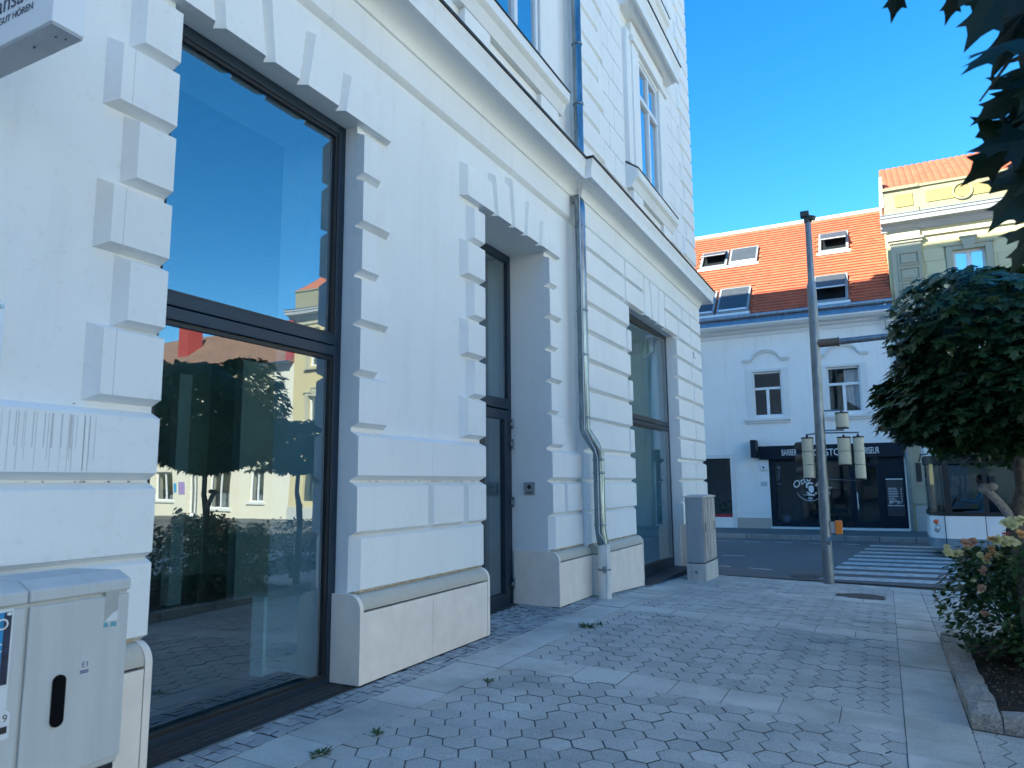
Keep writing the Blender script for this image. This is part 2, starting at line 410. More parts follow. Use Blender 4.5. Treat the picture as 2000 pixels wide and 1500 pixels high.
# --- square slabs
def slab(x0,x1,y0,y1,name='paving_slab',mat=SLAB,dz=None):
    m = MB(); add_paver(m, [(x0,y0),(x1,y0),(x1,y1),(x0,y1)], gz, random.uniform(-.003,.003) if dz is None else dz, gap=0.0035, ch=0.003)
    return m.build(name, mat, pavement)
y = 1.1
while y < 13.8:
    y1 = min(y+0.405, 13.9); slab(-3.40,-3.0,y,y1); y = y1
y = 1.24
while y < 13.8:
    y1 = min(y+0.40, 13.9); slab(0.01,0.41,y,y1); y = y1
for (a,b_) in BANDS[1:]:
    for k in range(8): slab(0.01-0.4*(k+1) if k < 7 else -3.0, 0.01-0.4*k, a, b_)
x = -3.4
while x < 2.9:
    slab(x, x+0.21, 13.90, KERB_Y-.01, 'kerb_paver', GRAN if False else SLAB); x += 0.21
# --- granite cobbles along the wall
m = MB(); y = 1.2
while y < 13.9:
    dy = random.uniform(.075,.10); x = -3.402
    xe = -3.60 if not (6.63 < y < 8.3) else -4.12
    while x > xe:
        dx = random.uniform(.065,.09); w = min(dx, x-xe+.03)
        j = lambda: random.uniform(-.008,.008)
        add_paver(m, [(x-w+j(),y+j()),(x+j(),y+j()),(x+j(),y+dy+j()),(x-w+j(),y+dy+j())], gz, random.uniform(-.004,.003), gap=0.0025, ch=0.010, th=.04); x -= dx
    y += dy
m.build('granite_cobbles', COBB, pavement, kind='stuff')
# --- road markings and far side
for k, yc in enumerate((15.35,16.32,17.25,18.15,19.05,20.0,21.0,22.05,23.2)):
    xl = -1.25+(yc-15.3)*0.095
    MB().add([(xl,yc-.25,ROAD_Z+.004),(xl+4.2,yc-.25,ROAD_Z+.004),(xl+4.25,yc+.25,ROAD_Z+.004),(xl+.05,yc+.25,ROAD_Z+.004)],[(0,1,2,3)]).build('zebra_stripe', PAINT, road)
for xa, ya, xb, yb in ((-2.7,16.35,-2.2,16.2),(-3.75,18.9,-3.2,18.95),(-3.35,16.5,-3.1,16.47)):
    MB().add([(xa,ya-.06,ROAD_Z+.004),(xb,yb-.06,ROAD_Z+.004),(xb,yb+.06,ROAD_Z+.004),(xa,ya+.06,ROAD_Z+.004)],[(0,1,2,3)]).build('road_line', PAINT, road)
for k in range(16):
    xa = -9.5+k*0.92-(0 if k < 20 else 0)
    if xa > -0.9: break
    MB().add([(xa,23.45,ROAD_Z+.004),(xa+.48,23.42,ROAD_Z+.004),(xa+.48,23.54,ROAD_Z+.004),(xa,23.57,ROAD_Z+.004)],[(0,1,2,3)]).build('road_line', PAINT, road)
MB().tube([(-1.45,15.4,ROAD_Z-.02),(-1.45,15.4,ROAD_Z+.006)],0.33,20).build('gully_cover', DARK, road)
walk = MB().add([(-120,25.0,-.04),(120,25.0,-.04),(120,27.4,0.04),(-120,27.4,0.04),(-120,25.0,-.7),(120,25.0,-.7),(120,27.4,-.7),(-120,27.4,-.7)],
         [(0,1,2,3),(4,7,6,5),(0,4,5,1),(1,5,6,2),(2,6,7,3),(3,7,4,0)]).build('sidewalk', WALK, kind='structure')
kerb = empty('kerb', (0,24.95,-.1)); tag(kerb, kind='structure')
x = -9.0; km = None
while x < 12:
    if km is None:
        o = B(0,0.96,24.84,24.998,-.3,-.035).build('kerb_stone', GRAN, kerb, bevel=.012); km = o.data
        o.location = (x,0,0)
    else:
        o = bpy.data.objects.new('kerb_stone', km); COL.objects.link(o); attach(o, kerb); o.location = (x,0,random.uniform(-.004,.004))
        mm = o.modifiers.new('bevel','BEVEL'); mm.width = .012; mm.segments = 2; mm.limit_method = 'ANGLE'
    x += 0.975

# ------------------------------------------------------------------ corner building (facade along y, facing +x)
XA, XAF = -3.78, -3.70        # section A: wall plane, block face
XBW, XBF = -3.68, -3.60       # section B (projects 0.1 m)
XIN = -4.62                   # inner face of the outer wall
YA0, YJ, YC = -42.0, 9.35, 16.80
TOP = 17.3
cb = empty('corner_building', (-8,0,0), 'white stucco corner building with rusticated ground floor and dark framed shop windows', 'building')
W1 = (2.75,4.53,-.05,4.70); DR = (6.61,8.33,-.05,4.70); W3 = (11.45,14.50,-.15,4.66)
UPZ = (7.33,9.68); UPZ2 = (11.9,14.2)
def upw(c, w=0.68): return [(c-w,c+w,UPZ[0],UPZ[1]),(c-w,c+w,UPZ2[0],UPZ2[1])]
UA = upw(7.45)+upw(3.64); UB = upw(13.08)
holesA = [W1,DR]+UA; holesB = [W3]+UB
wall_cells(grid_of(YA0,YJ,holesA,0), grid_of(-.6,TOP,holesA,2), holesA, XIN, XA, 'y').build('wall', WHITE, cb)
wall_cells(grid_of(YJ,YC,holesB,0), grid_of(-.6,TOP,holesB,2), holesB, XIN, XBW, 'y').build('wall', WHITE, cb)
MB().box(-22,XIN,YC-.5,YC,-.6,TOP).box(-22,XIN,YA0,YA0+.4,-.6,TOP).box(-22,-21.6,YA0+.4,YC-.5,-.6,TOP).build('wall', WHITE, cb)
MB().box(-22.4,-3.3,YA0-.4,YC+.4,TOP,TOP+.25).build('roof', FLASH, cb)
MB().box(-8.2,-3.4,YC-1.2,YC+.3,TOP+.25,TOP+.75).build('roof_parapet', WHITE, cb)
# rooms
MB().box(-11,XIN,.3,9.2,-.4,.12).box(XIN,XA-.20,2.75,4.53,-.4,.10).box(XIN,-4.30,6.61,8.33,-.4,.10).box(-9,XIN,9.5,16.2,-.4,.0).box(XIN,XBW-.2,11.45,14.5,-.4,-.02).build('interior_floor', INFLOOR, cb)
MB().box(-11.2,-11,.3,9.2,.12,5.1).box(-11,XIN,.1,.3,.12,5.1).box(-11,XIN,9.2,9.45,.12,5.1).box(-9.2,-9,9.5,16.2,0,5.1).box(-9,XIN,16.2,16.3,0,5.1).build('interior_wall', INWALL, cb)
MB().box(-11.2,XIN,.1,16.3,5.1,5.3).build('interior_ceiling', INWALL, cb)
MB().box(-8.15,-8.0,7.23,7.90,.12,3.45).box(-8.6,-8.45,6.55,6.75,.12,3.2).build('interior_partition', INWHITE, cb)
MB().box(-4.76,XIN-.003,4.50,5.4,.12,.75).build('interior_sill_box', INWHITE, cb)
MB().box(-4.628,XIN-.004,4.54,6.6,.75,5.1).box(-4.628,XIN-.004,1.0,2.74,.12,5.1).build('interior_lining', INWHITE, cb)
MB().box(-7.2,-6.4,11.6,14.0,0,1.15).build('interior_counter', INWHITE, cb)
MB().box(-8.95,-8.9,12.0,15.8,0.3,4.6).build('interior_panel', INWHITE, cb)
# rusticated rows (front faces)
ROWS = [(2.16,2.52,1),(2.59,2.93,0),(3.01,3.34,1),(3.43,3.77,0),(3.85,4.19,1),(4.27,4.60,0)]
COURSES = [(0.85,1.24),(1.30,1.65),(1.74,2.05)]
def blk(xw,xf,y0,y1,z0,z1,c=(.04,.04,.035,.035),name='rusticated_block',mat=None):
    return MB().block(xw,xf,y0,y1,z0,z1,c).build(name, mat or WHITE2, cb, bevel=.004)
def jamb_quoins(xw,xf,yl,yr,left_to,right_to):
    for z0,z1,lng in ROWS:
        if left_to: blk(xw,xf,left_to[0] if lng else left_to[1],yl,z0,z1,(.05,0,.035,.035),'quoin')
        if right_to: blk(xw,xf,yr,right_to[0] if lng else right_to[1],z0,z1,(0,.05,.035,.035),'quoin')
def head(xw,xf,yl,yr,ll,rr,zb,sg=.045):
    c = (yl+yr)/2; W = yr-yl
    k = W/1.76
    J = [c-.60*k,c-.165*k,c+.165*k,c+.60*k]; T = [c-.66*k,c-.235*k,c+.235*k,c+.66*k]
    segs = [((ll,J[0]),(ll,T[0]),5.04),((J[0],J[1]),(T[0],T[1]),5.16),((J[1],J[2]),(T[1],T[2]),5.28),((J[2],J[3]),(T[2],T[3]),5.16),((J[3],rr),(T[3],rr),5.04)]
    for i,((a,b),(ta,tb),zt) in enumerate(segs):
        el = .05 if i == 0 else sg; er = .05 if i == 4 else sg
        a2,ta2 = (a,ta) if i == 0 else (a+sg,ta+sg)
        b2,tb2 = (b,tb) if i == 4 else (b-sg,tb-sg)
        m = MB().add([(xw+.0004,a2-el,zb),(xw+.0004,b2+er,zb),(xw+.0004,tb2+er,zt+.035),(xw+.0004,ta2-el,zt+.035),
                      (xw+.001,a2-el,zb),(xw+.001,b2+er,zb),(xw+.001,tb2+er,zt+.035),(xw+.001,ta2-el,zt+.035),
                      (xf,a2,zb),(xf,b2,zb),(xf,tb2,zt),(xf,ta2,zt)],
                     [(0,3,2,1),(0,1,5,4),(1,2,6,5),(2,3,7,6),(3,0,4,7),(4,5,9,8),(5,6,10,9),(6,7,11,10),(7,4,8,11),(8,9,10,11)])
        m.build('voussoir', WHITE2, cb, bevel=.004)
jamb_quoins(XA,XAF,2.75,4.53,(2.38,2.51),(4.90,4.76)); head(XA,XAF,2.75,4.53,2.38,4.90,4.70)
jamb_quoins(XA,XAF,6.61,8.33,(6.25,6.38),(8.71,8.58)); head(XA,XAF,6.61,8.33,6.25,8.71,4.70)
for z0,z1 in COURSES:
    two = z0 == 1.30
    for y0,y1 in (((-3.2,-1.3),(-1.2,0.6),(0.7,2.75)) if two else ((-3.2,2.75),)): blk(XA,XAF,y0,y1,z0,z1,(.04,.04 if y1 < 2.7 else 0,.04,.04))
    if two:
        for y0,y1 in ((4.53,5.53),(5.63,6.16),(6.26,6.61)): blk(XA,XAF,y0,y1,z0,z1,(0 if y0<4.6 else .04,0 if y1>6.6 else .04,.04,.04))
        for y0,y1 in ((8.33,8.70),(8.80,9.34)): blk(XA,XAF,y0,y1,z0,z1,(0 if y0<8.4 else .04,0,.04,.04))
    else:
        e = .06 if z0 < 1 else 0
        blk(XA,XAF,4.53+e,6.61-e,z0,z1,(e,e,.04,.04)); blk(XA,XAF,8.33+e,9.34,z0,z1,(e,0,.04,.04))
# section B blocks: full courses left of the window and right of it
def rowB(z0,z1,lng):
    j1 = 10.28 if lng else 10.08
    blk(XBW,XBF,9.35,j1,z0,z1,(0,.0,.04,.04)); 
    if lng: blk(XBW,XBF,j1+.004,11.16,z0,z1-.004,(0,.04,.03,.035)); blk(XBW,XBF,11.26,11.45,z0,z1-.004,(.04,0,.03,.035))
    else: blk(XBW,XBF,j1+.004,11.36,z0,z1-.004,(0,.05,.03,.035))
    j2 = 15.72 if lng else 15.92
    blk(XBW,XBF,14.50,j2-.05,z0,z1,(0,.04,.035,.035)); blk(XBW,XBF,j2+.05,YC,z0,z1,(.04,0,.035,.035),'quoin')
for z0,z1,lng in ROWS+[(4.68,5.02,1),(5.09,5.36,0)]:
    if z0 > 4.65:
        j1 = 10.28 if lng else 10.08; le = 12.20 if lng else 11.16
        blk(XBW,XBF,9.35,j1,z0,z1,(0,0,.035,.035)); blk(XBW,XBF,j1+.004,11.16,z0,z1-.004,(0,.04,.03,.03)); blk(XBW,XBF,11.26,12.24,z0,z1,(.04,.04,.03,.03))
        blk(XBW,XBF,13.72,14.66 if lng else 15.0,z0,z1,(.04,.04,.03,.03)); blk(XBW,XBF,14.76 if lng else 15.1,15.75,z0,z1,(.04,.04,.03,.03)); blk(XBW,XBF,15.85,YC,z0,z1,(.04,0,.03,.03),'quoin')
    else: rowB(z0,z1,lng)
for (a,b,ta,tb) in ((12.34,12.72,12.34,12.60),(12.82,13.12,12.70,13.24),(13.22,13.62,13.34,13.62)):
    MB().add([(XBW+.0006,a-.04,4.66),(XBW+.0006,b+.04,4.66),(XBW+.0006,tb+.04,5.40),(XBW+.0006,ta-.04,5.40),(XBF,a,4.66),(XBF,b,4.66),(XBF,tb,5.36),(XBF,ta,5.36)],
             [(0,3,2,1),(0,1,5,4),(1,2,6,5),(2,3,7,6),(3,0,4,7),(4,5,6,7)]).build('voussoir', WHITE2, cb, bevel=.004)
for z0,z1 in COURSES:
    j = 10.18 if z0 == 1.30 else 10.34
    blk(XBW,XBF,9.35,j,z0,z1,(0,0,.04,.04)); blk(XBW,XBF,j+.004,11.45-(.06 if z0 < 1 else 0),z0,z1-.003,(0,.06 if z0 < 1 else 0,.04,.04))
    blk(XBW,XBF,14.50,15.70,z0,z1,(0,.04,.04,.04)); blk(XBW,XBF,15.80,YC,z0,z1,(.04,0,.04,.04),'quoin')
# house number marks on the corner block
MB().box(XBF,XBF+.006,15.98,16.03,4.42,4.56).box(XBF,XBF+.006,16.08,16.14,4.42,4.44).build('house_number', plain('grey_mark',(.25,.25,.27)), cb)
# plinths
def gmin(x,y): return gz(x,y)
def plinth(xf,y0,y1,joints,xw,l_end=True,r_end=True):
    t = .045                                             # end slabs
    prof = [(xw-.02,.14),(xw-.02,.80)]
    for k in range(7):
        a = math.pi/2*(1-k/6); prof.append((xf-.10+.10*math.cos(a), .72+.10*math.sin(a)))
    cap = [(xw-.02,.705),(xw-.02,.83),(xw+.03,.835)]
    for k in range(7):
        a = math.pi/2*(1-k/6); cap.append((xf-.10+.095*math.cos(a), .715+.105*math.sin(a)))
    cap.append((xf-.005,.705))
    ya, yb = y0+(t if l_end else 0), y1-(t if r_end else 0)
    MB().ext_y(cap, ya, yb).build('plinth_cap', CAPST, cb, smooth=True)
    edges = [ya]+list(joints)+[yb]
    for a,b in zip(edges[:-1],edges[1:]):
        z0 = min(gz(xf,a),gz(xf,b)); za, zb_ = gz(xf,a)+.012, gz(xf,b)+.012
        a2,b2 = a+.0025,b-.0025
        MB().add([(xw-.02,a2,za),(xf,a2,za),(xf,b2,zb_),(xw-.02,b2,zb_),(xw-.02,a2,.690),(xf,a2,.690),(xf,b2,.690),(xw-.02,b2,.690)],
                 [(0,3,2,1),(4,5,6,7),(0,1,5,4),(1,2,6,5),(2,3,7,6),(3,0,4,7)]).build('plinth_panel', PLINTH, cb)
    MB().box(xw-.02,xf-.03,ya+.02,yb-.02,gz(xf,y1)-.1,.70).build('plinth_core', DARK, cb)
    return ya, yb
def plinth_end(xf,y0,y1,xin):
    prof = [(xin,gz(xf,y0)+.012),(xin,.825)]
    for k in range(9):
        a = math.pi/2*(1-k/8); prof.append((xf+.004-.115+.115*math.cos(a), .71+.115*math.sin(a)))
    prof.append((xf+.004,gz(xf,y1)+.012))
    MB().ext_y(prof,y0,y1).build('plinth_end', PLINTH, cb, smooth=True)
XPA, XPB = -3.62, -3.51
plinth(XPA,-3.2,2.73,(-2,-1,0.0,1.0,2.0),XA,False); plinth_end(XPA,2.687,2.73,-3.92)
plinth(XPA,4.49,6.53,(5.50,),XA); plinth_end(XPA,4.49,4.533,-3.92); plinth_end(XPA,6.487,6.53,-4.24)
plinth(XPA,8.29,9.44,(),XA,True,False); plinth_end(XPA,8.29,8.333,-4.24)
plinth(XPB,9.44,11.43,(10.25,),XBW,False); plinth_end(XPB,11.387,11.43,-3.80)
plinth(XPB,14.52,16.84,(15.6,),XBW); plinth_end(XPB,14.52,14.563,-3.80)
# cornice
def cornice(dx,y0,y1):
    p = [(-3.79,5.38),(-3.745,5.40),(-3.72,5.425),(-3.72,5.745),(-3.70,5.752),(-3.70,5.772)]
    for k in range(1,9):
        t = k/8*math.pi/2; p.append((-3.695+.225*(1-math.cos(t)), 5.775+.145*math.sin(t)))
    p += [(-3.455,5.918),(-3.445,5.90),(-3.43,5.90),(-3.428,6.03),(-3.42,6.06),(-3.40,6.10),(-3.395,6.165),(-3.79,6.22)]
    fl = [(-3.79,6.225),(-3.375,6.168),(-3.372,6.192),(-3.79,6.27)]
    for prof,name,mat in ((p,'cornice',WHITE),(fl,'cornice_flashing',FLASH)):
        if dx == 0:
            MB().ext_y(prof,y0,y1).build(name, mat, cb, smooth=True); continue
        m = MB(); n = len(prof); rings = []                 # wraps round both ends of the projecting section
        for (xx,sgn) in (('in',-1),('out',-1),('out',1),('in',1)):
            for x,z in prof:
                o_ = max(0.0, x-XA); m.v.append((x+dx if xx == 'out' else -3.85 if sgn < 0 else -5.5, (y0-o_) if sgn < 0 else (y1+o_), z))
        for r_ in range(3):
            for i in range(n):
                j = (i+1)%n; m.f.append((r_*n+i, r_*n+j, (r_+1)*n+j, (r_+1)*n+i))
        m.f.append(tuple(range(n-1,-1,-1))); m.f.append(tuple(range(3*n,4*n)))
        m.build(name, mat, cb, smooth=True)
cornice(0,YA0,YJ-.002); cornice(.10,YJ,YC)
# shop windows
def shopwin(y0,y1,z0,z1,xf,tz,bottom,skew=0.0):
    d = .07; fw = .085
    w = empty('shop_window',(xf,y0,z0)); w.parent = cb; w.location = Vector((xf,y0,z0))-Vector(cb.location)
    m = MB().box(xf-d,xf,y0,y0+fw,z0,z1).box(xf-d,xf,y1-fw,y1,z0,z1).box(xf-d,xf,y0+fw,y1-fw,z1-fw,z1).box(xf-d,xf,y0+fw,y1-fw,z0,bottom)
    m.box(xf-d,xf+.012,y0+fw,y1-fw,tz[0],(tz[0]+tz[1])/2-.004).box(xf-d,xf+.012,y0+fw,y1-fw,(tz[0]+tz[1])/2+.004,tz[1])
    o = m.build('frame', FRAME, None, bevel=.005); o.parent = w; o.matrix_parent_inverse = Matrix.Translation(-Vector((xf,y0,z0)))
    for a,b in ((bottom,tz[0]),(tz[1],z1-fw)):
        m = MB()
        for (p,q,r,s) in ((y0+fw,y0+fw+.03,a,b),(y1-fw-.03,y1-fw,a,b),(y0+fw+.03,y1-fw-.03,b-.03,b),(y0+fw+.03,y1-fw-.03,a,a+.025)): m.box(xf-d,xf-.012,p,q,r,s)
        o = m.build('glazing_bead', DARK, None); o.parent = w; o.matrix_parent_inverse = Matrix.Translation(-Vector((xf,y0,z0)))
        q0,q1 = xf-.030-skew, xf-.030+skew
        o = MB().prism([(q0,y0+fw+.02,0),(q1,y1-fw-.02,0),(q1-.012,y1-fw-.02,0),(q0-.012,y0+fw+.02,0)],(0,0,a+.01),(0,0,b-.01)).build('pane', GLASS, None); o.parent = w; o.matrix_parent_inverse = Matrix.Translation(-Vector((xf,y0,z0)))
    return w
shopwin(2.75,4.53,.06,4.70,-3.90,(2.70,2.87),.20)
shopwin(11.45,14.50,-.02,4.66,-3.82,(2.69,2.85),.19,.028)
# drips and dark step under the corner window
MB().box(-3.84,-3.46,11.46,14.49,-.3,.02).build('window_step', FRAME, cb, bevel=.006)
# glazed door
XD = -4.28
door = empty('glazed_door',(0,0,0)); door.parent = cb; door.location = Vector((XD,6.61,.1))-Vector(cb.location)
def dpart(m,name,mat,bevel=0):
    o = m.build(name,mat,None,bevel=bevel); o.parent = door; o.matrix_parent_inverse = Matrix.Translation(-Vector((XD,6.61,.1))); return o
y0,y1 = 6.61,8.33
dpart(MB().box(XD-.07,XD,y0,y0+.1,.10,4.70).box(XD-.07,XD,y1-.09,y1,.10,4.70).box(XD-.07,XD,y0+.1,y1-.09,4.60,4.70).box(XD-.07,XD+.015,y0+.1,y1-.09,2.62,2.75),'frame',FRAME,.005)
for a,b in ((y0+.11,(y0+y1)/2-.005),((y0+y1)/2+.005,y1-.10)):
    dpart(MB().box(XD-.06,XD+.02,a,a+.11,.12,2.60).box(XD-.06,XD+.02,b-.13,b,.12,2.60).box(XD-.06,XD+.02,a+.11,b-.13,.12,.32).box(XD-.06,XD+.02,a+.11,b-.13,2.48,2.60),'leaf',FRAME,.004)
    dpart(B(XD-.03,XD-.015,a+.1,b-.12,.30,2.50),'pane',GLASS)
dpart(B(XD-.04,XD-.025,y0+.1,y1-.09,2.74,4.61),'pane',GLASS)
for z in (2.43,2.17,1.43,.42):
    dpart(MB().tube([(XD+.045,y1-.055,z-.065),(XD+.045,y1-.055,z+.065)],.016,8).box(XD+.02,XD+.045,y1-.12,y1-.055,z-.02,z+.02),'hinge',ZINC)
MB().box(-4.36,-4.10,6.62,8.32,.04,gz(-3.7,7.4)-.02).build('door_threshold', DARK, cb)
# intercom on the door reveal (on y = 8.33 jamb facing -y)
ic = empty('intercom',(-4.02,8.328,1.6),'small square grey intercom on the door reveal','intercom')
B(-4.095,-3.945,8.305,8.33,1.52,1.68).build('plate', plain('intercom_grey',(.36,.38,.40),.4,.3), ic, bevel=.004)
MB().tube([(-4.02,8.306,1.62),(-4.02,8.298,1.62)],.026,12).box(-4.06,-3.98,8.298,8.3045,1.545,1.555).build('button', DARK, ic)
# upper windows
def upper_window(cy,z0,z1,w,xw,xproj):
    u = empty('sash_window',(0,0,0)); u.parent = cb; base = Vector((xw,cy,z0)); u.location = base-Vector(cb.location)
    def p(m,name,mat,bevel=0):
        o = m.build(name,mat,None,bevel=bevel); o.parent = u; o.matrix_parent_inverse = Matrix.Translation(-base); return o
    xg = xw+.06; y0,y1 = cy-w,cy+w; zt = z0+(z1-z0)*.66
    p(MB().box(xg-.06,xg,y0,y0+.07,z0,z1).box(xg-.06,xg,y1-.07,y1,z0,z1).box(xg-.06,xg,y0+.07,y1-.07,z1-.07,z1).box(xg-.06,xg,y0+.07,y1-.07,z0,z0+.08)
      .box(xg-.06,xg+.02,y0+.07,y1-.07,zt,zt+.10).box(xg-.06,xg+.012,cy-.045,cy+.045,z0+.08,zt).box(xg-.06,xg+.012,cy-.035,cy+.035,zt+.1,z1-.07),'frame',WFRAME,.006)
    for a,b in ((y0+.05,cy-.03),(cy+.03,y1-.05)):
        p(B(xg-.045,xg-.035,a,b,z0+.06,zt+.01),'pane',GLASS2); p(B(xg-.045,xg-.035,a,b,zt+.09,z1-.05),'pane',GLASS2)
    p(MB().box(XIN-.9,XIN-.88,y0-.3,y1+.3,z0-.3,z1+.3),'curtain',plain('dim_curtain',(.5,.5,.5),.9))
    # surround
    xs_ = xw+xproj
    for s in (-1,1):
        ya = cy+s*(w+.02); yb = cy+s*(w+.42)
        p(B(xw,xs_,min(ya,yb),max(ya,yb),z0-.02,z1+.25),'surround_pilaster',WHITE2,.006)
        p(B(xw,xs_-.03,min(cy+s*(w+.42),cy+s*(w+.68)),max(cy+s*(w+.42),cy+s*(w+.68)),z0-.02,z1+.25),'outer_strip',WHITE2,.006)
    p(MB().box(xw,xs_+.05,cy-w-.5,cy+w+.5,z1+.07,z1+.17),'lintel_moulding',WHITE2,.015)
    p(MB().box(xw,xs_-.03,cy-w-.02,cy+w+.02,z1+.002,z1+.068).box(xw,xs_-.01,cy-w-.42,cy+w+.42,z1+.172,z1+.50),'lintel',WHITE2,.006)
    hx = xs_+.27
    p(MB().ext_y([(xw,z1+.56),(xw+.08,z1+.57),(xs_+.02,z1+.58),(xs_+.07,z1+.60),(hx-.10,z1+.62),(hx-.08,z1+.57),(hx-.04,z1+.57),(hx-.035,z1+.78),(hx,z1+.86),(hx,z1+.93),(xw,z1+1.03)],cy-w-.88,cy+w+.88),'hood',WHITE,0)
    p(MB().ext_y([(xw,z1+1.035),(hx+.02,z1+.935),(hx+.02,z1+.955),(xw,z1+1.06)],cy-w-.89,cy+w+.89),'hood_flashing',FLASH)
    sx = xs_+.12
    p(MB().ext_y([(xw,z0-.50),(xs_,z0-.50),(xs_+.03,z0-.43),(xs_+.06,z0-.37),(sx-.02,z0-.34),(sx,z0-.32),(sx,z0-.19),(xw,z0-.03)],cy-w-.72,cy+w+.72),'sill',WHITE,0)
    p(MB().ext_y([(xw+.0,z0-.018),(sx+.015,z0-.192),(sx+.015,z0-.172),(xw+.02,z0-.004)],cy-w-.73,cy+w+.73),'sill_flashing',FLASH)
    p(MB().box(xw,xs_-.005,cy-w-.60,cy-w-.02,z0-1.25,z0-.505).box(xw,xs_-.005,cy+w+.02,cy+w+.60,z0-1.25,z0-.505).box(xw,xs_-.07,cy-w-.02,cy+w+.02,z0-1.25,z0-.505),'apron',WHITE2,.006)
for c in (3.64,7.45):
    upper_window(c,UPZ[0],UPZ[1],.68,XA,.09); upper_window(c,UPZ2[0],UPZ2[1],.68,XA,.09)
upper_window(13.08,UPZ[0],UPZ[1],.68,XBW,.11); upper_window(13.08,UPZ2[0],UPZ2[1],.68,XBW,.11)
# upper rows on section B
z = 6.30; k = 0
while z < TOP-.8:
    z1 = z+.44; lng = k%2
    e = 10.42 if lng else 10.20
    blk(XBW-.0,XBF-.02,9.36,e,z+.045,z1-.045,(0,.045,.04,.04),'quoin')
    blk(XBW-.0,XBF-.02,15.72 if lng else 15.98,YC,z+.045,z1-.045,(.045,0,.04,.04),'quoin')
    if z > 6.5:
        free = lambda a,b: True
        j = 11.05 if lng else 10.80
        for a,b in ((e+.10,j),(j+.016,11.55),(14.40,15.05),(15.066,15.60 if lng else 15.86)):
            if b-a > .1:
                MB().block(XBW-.0,XBW+.028,a,b,z+.008,z1-.008,(.004,.004,.004,.004)).build('ashlar_block', WHITE2, cb)
    z = z1; k += 1
# drip stains
m = MB(); random.seed(3)
for k in range(26):
    yy = 1.86+random.random()*.53; t = random.choice((.0012,.0015,.0022)); zt = 2.035; zb = random.choice((1.745,1.75,1.80,1.86))
    m.box(XAF,XAF+.0008,yy-t,yy+t,zb,zt)
m.build('drip_stain', plain('drip_grey',(.60,.60,.60),.9), cb)
# hairline repairs on the long quoins, crumbs in the open joints, peeling line on the plinth
CRK = plain('crack_grey',(.50,.49,.48),.9)
for z0,z1,lng in ROWS:
    if lng: B(XAF,XAF+.0006,2.452,2.4545,z0,z1).build('hairline_crack', CRK, cb)
B(XAF,XAF+.0006,5.60,5.6015,1.74,2.05).build('hairline_crack', CRK, cb)
random.seed(8); m = MB()
for (ya,yb_) in ((.6,2.7),(4.6,6.55),(8.4,9.05)):
    for zg in (1.27,1.695,2.105):
        for k in range(int((yb_-ya)*(12 if zg < 2 else 1))):
            yy = ya+random.random()*(yb_-ya); w_ = random.uniform(.002,.014); h_ = random.uniform(.001,.004)
            m.box(XA+.001,XA+random.uniform(.006,.014),yy,yy+w_,zg-h_-.003,zg+h_-.003)
m.build('joint_crumbs', plain('crumb_brown',(.32,.29,.25),.95,var=.5,scale=60), cb, kind='stuff')
for xw_,ya,yb_ in ((XA,-3,2.68),(XA,4.54,6.48),(XA,8.34,9.3),(XBW,9.46,11.38)):
    m = MB(); yy = ya
    while yy < yb_:
        w_ = min(random.uniform(.03,.12),yb_-yy); m.box(xw_+.03,xw_+random.uniform(.055,.075),yy,yy+w_,.826,.838+random.uniform(0,.010)); yy += w_
    m.build('peeling_edge', plain('old_ochre_paint',(.52,.42,.30),.9,var=.35,scale=30), cb)
# downpipe in the inner corner between the two sections
PX,PY = -3.585,9.175
dp = MB().tube([(PX,PY+.03,TOP),(PX,PY+.03,6.05)],.068,16).tube([(PX-.09,PY+.02,5.70),(PX-.05,PY+.012,5.70),(PX-.015,PY+.004,5.65),(PX,PY,5.56),(PX,PY,5.45),(PX,PY,2.42),(PX+.01,PY+.01,2.36),(PX+.10,PY+.12,2.16),(PX+.13,PY+.15,2.08),(PX+.13,PY+.15,1.06),(PX+.135,PY+.155,1.0),(PX+.155,PY+.17,.84)],.075,16)
dpo = dp.build('downpipe', ZINC, cb, smooth=True)
for xx,yy_,z in [(0,0,q) for q in (5.28,4.05,3.42,2.55)]+[(.13,.15,q) for q in (1.98,1.80,1.10)]+[(0,.03,8.1),(0,.03,7.15)]:
    MB().tube([(PX+xx,PY+yy_,z-.015),(PX+xx,PY+yy_,z-.008),(PX+xx,PY+yy_,z+.008),(PX+xx,PY+yy_,z+.015)],[.077,.082,.082,.077],16).build('pipe_collar', ZINC, dpo, smooth=True)
c = (PX+.165,PY+.18)
MB().tube([(c[0],c[1],gz(*c)-.05),(c[0],c[1],.84)],[.088,.082],18).build('standpipe', plain('white_pipe_paint',(.72,.70,.66),.55,var=.1), dpo, smooth=True)
MB().tube([(c[0],c[1],.50),(c[0],c[1],.525)],.089,18).box(c[0]+.02,c[0]+.05,c[1]-.12,c[1]-.08,.48,.56).build('pipe_clamp', GALV, dpo)
w_ = [(PX+.03,PY-.085,6.0),(PX+.03,PY-.085,5.2),(PX+.03,PY-.085,2.38),(PX+.12,PY+.05,2.12),(PX+.15,PY+.06,2.0),(PX+.15,PY+.06,1.0),(c[0]+.05,c[1]-.06,.85),(c[0]+.06,c[1]-.065,.55),(c[0]+.05,c[1]-.08,.1)]
MB().tube(w_,.008,6).build('lightning_cable', CABLE, dpo)
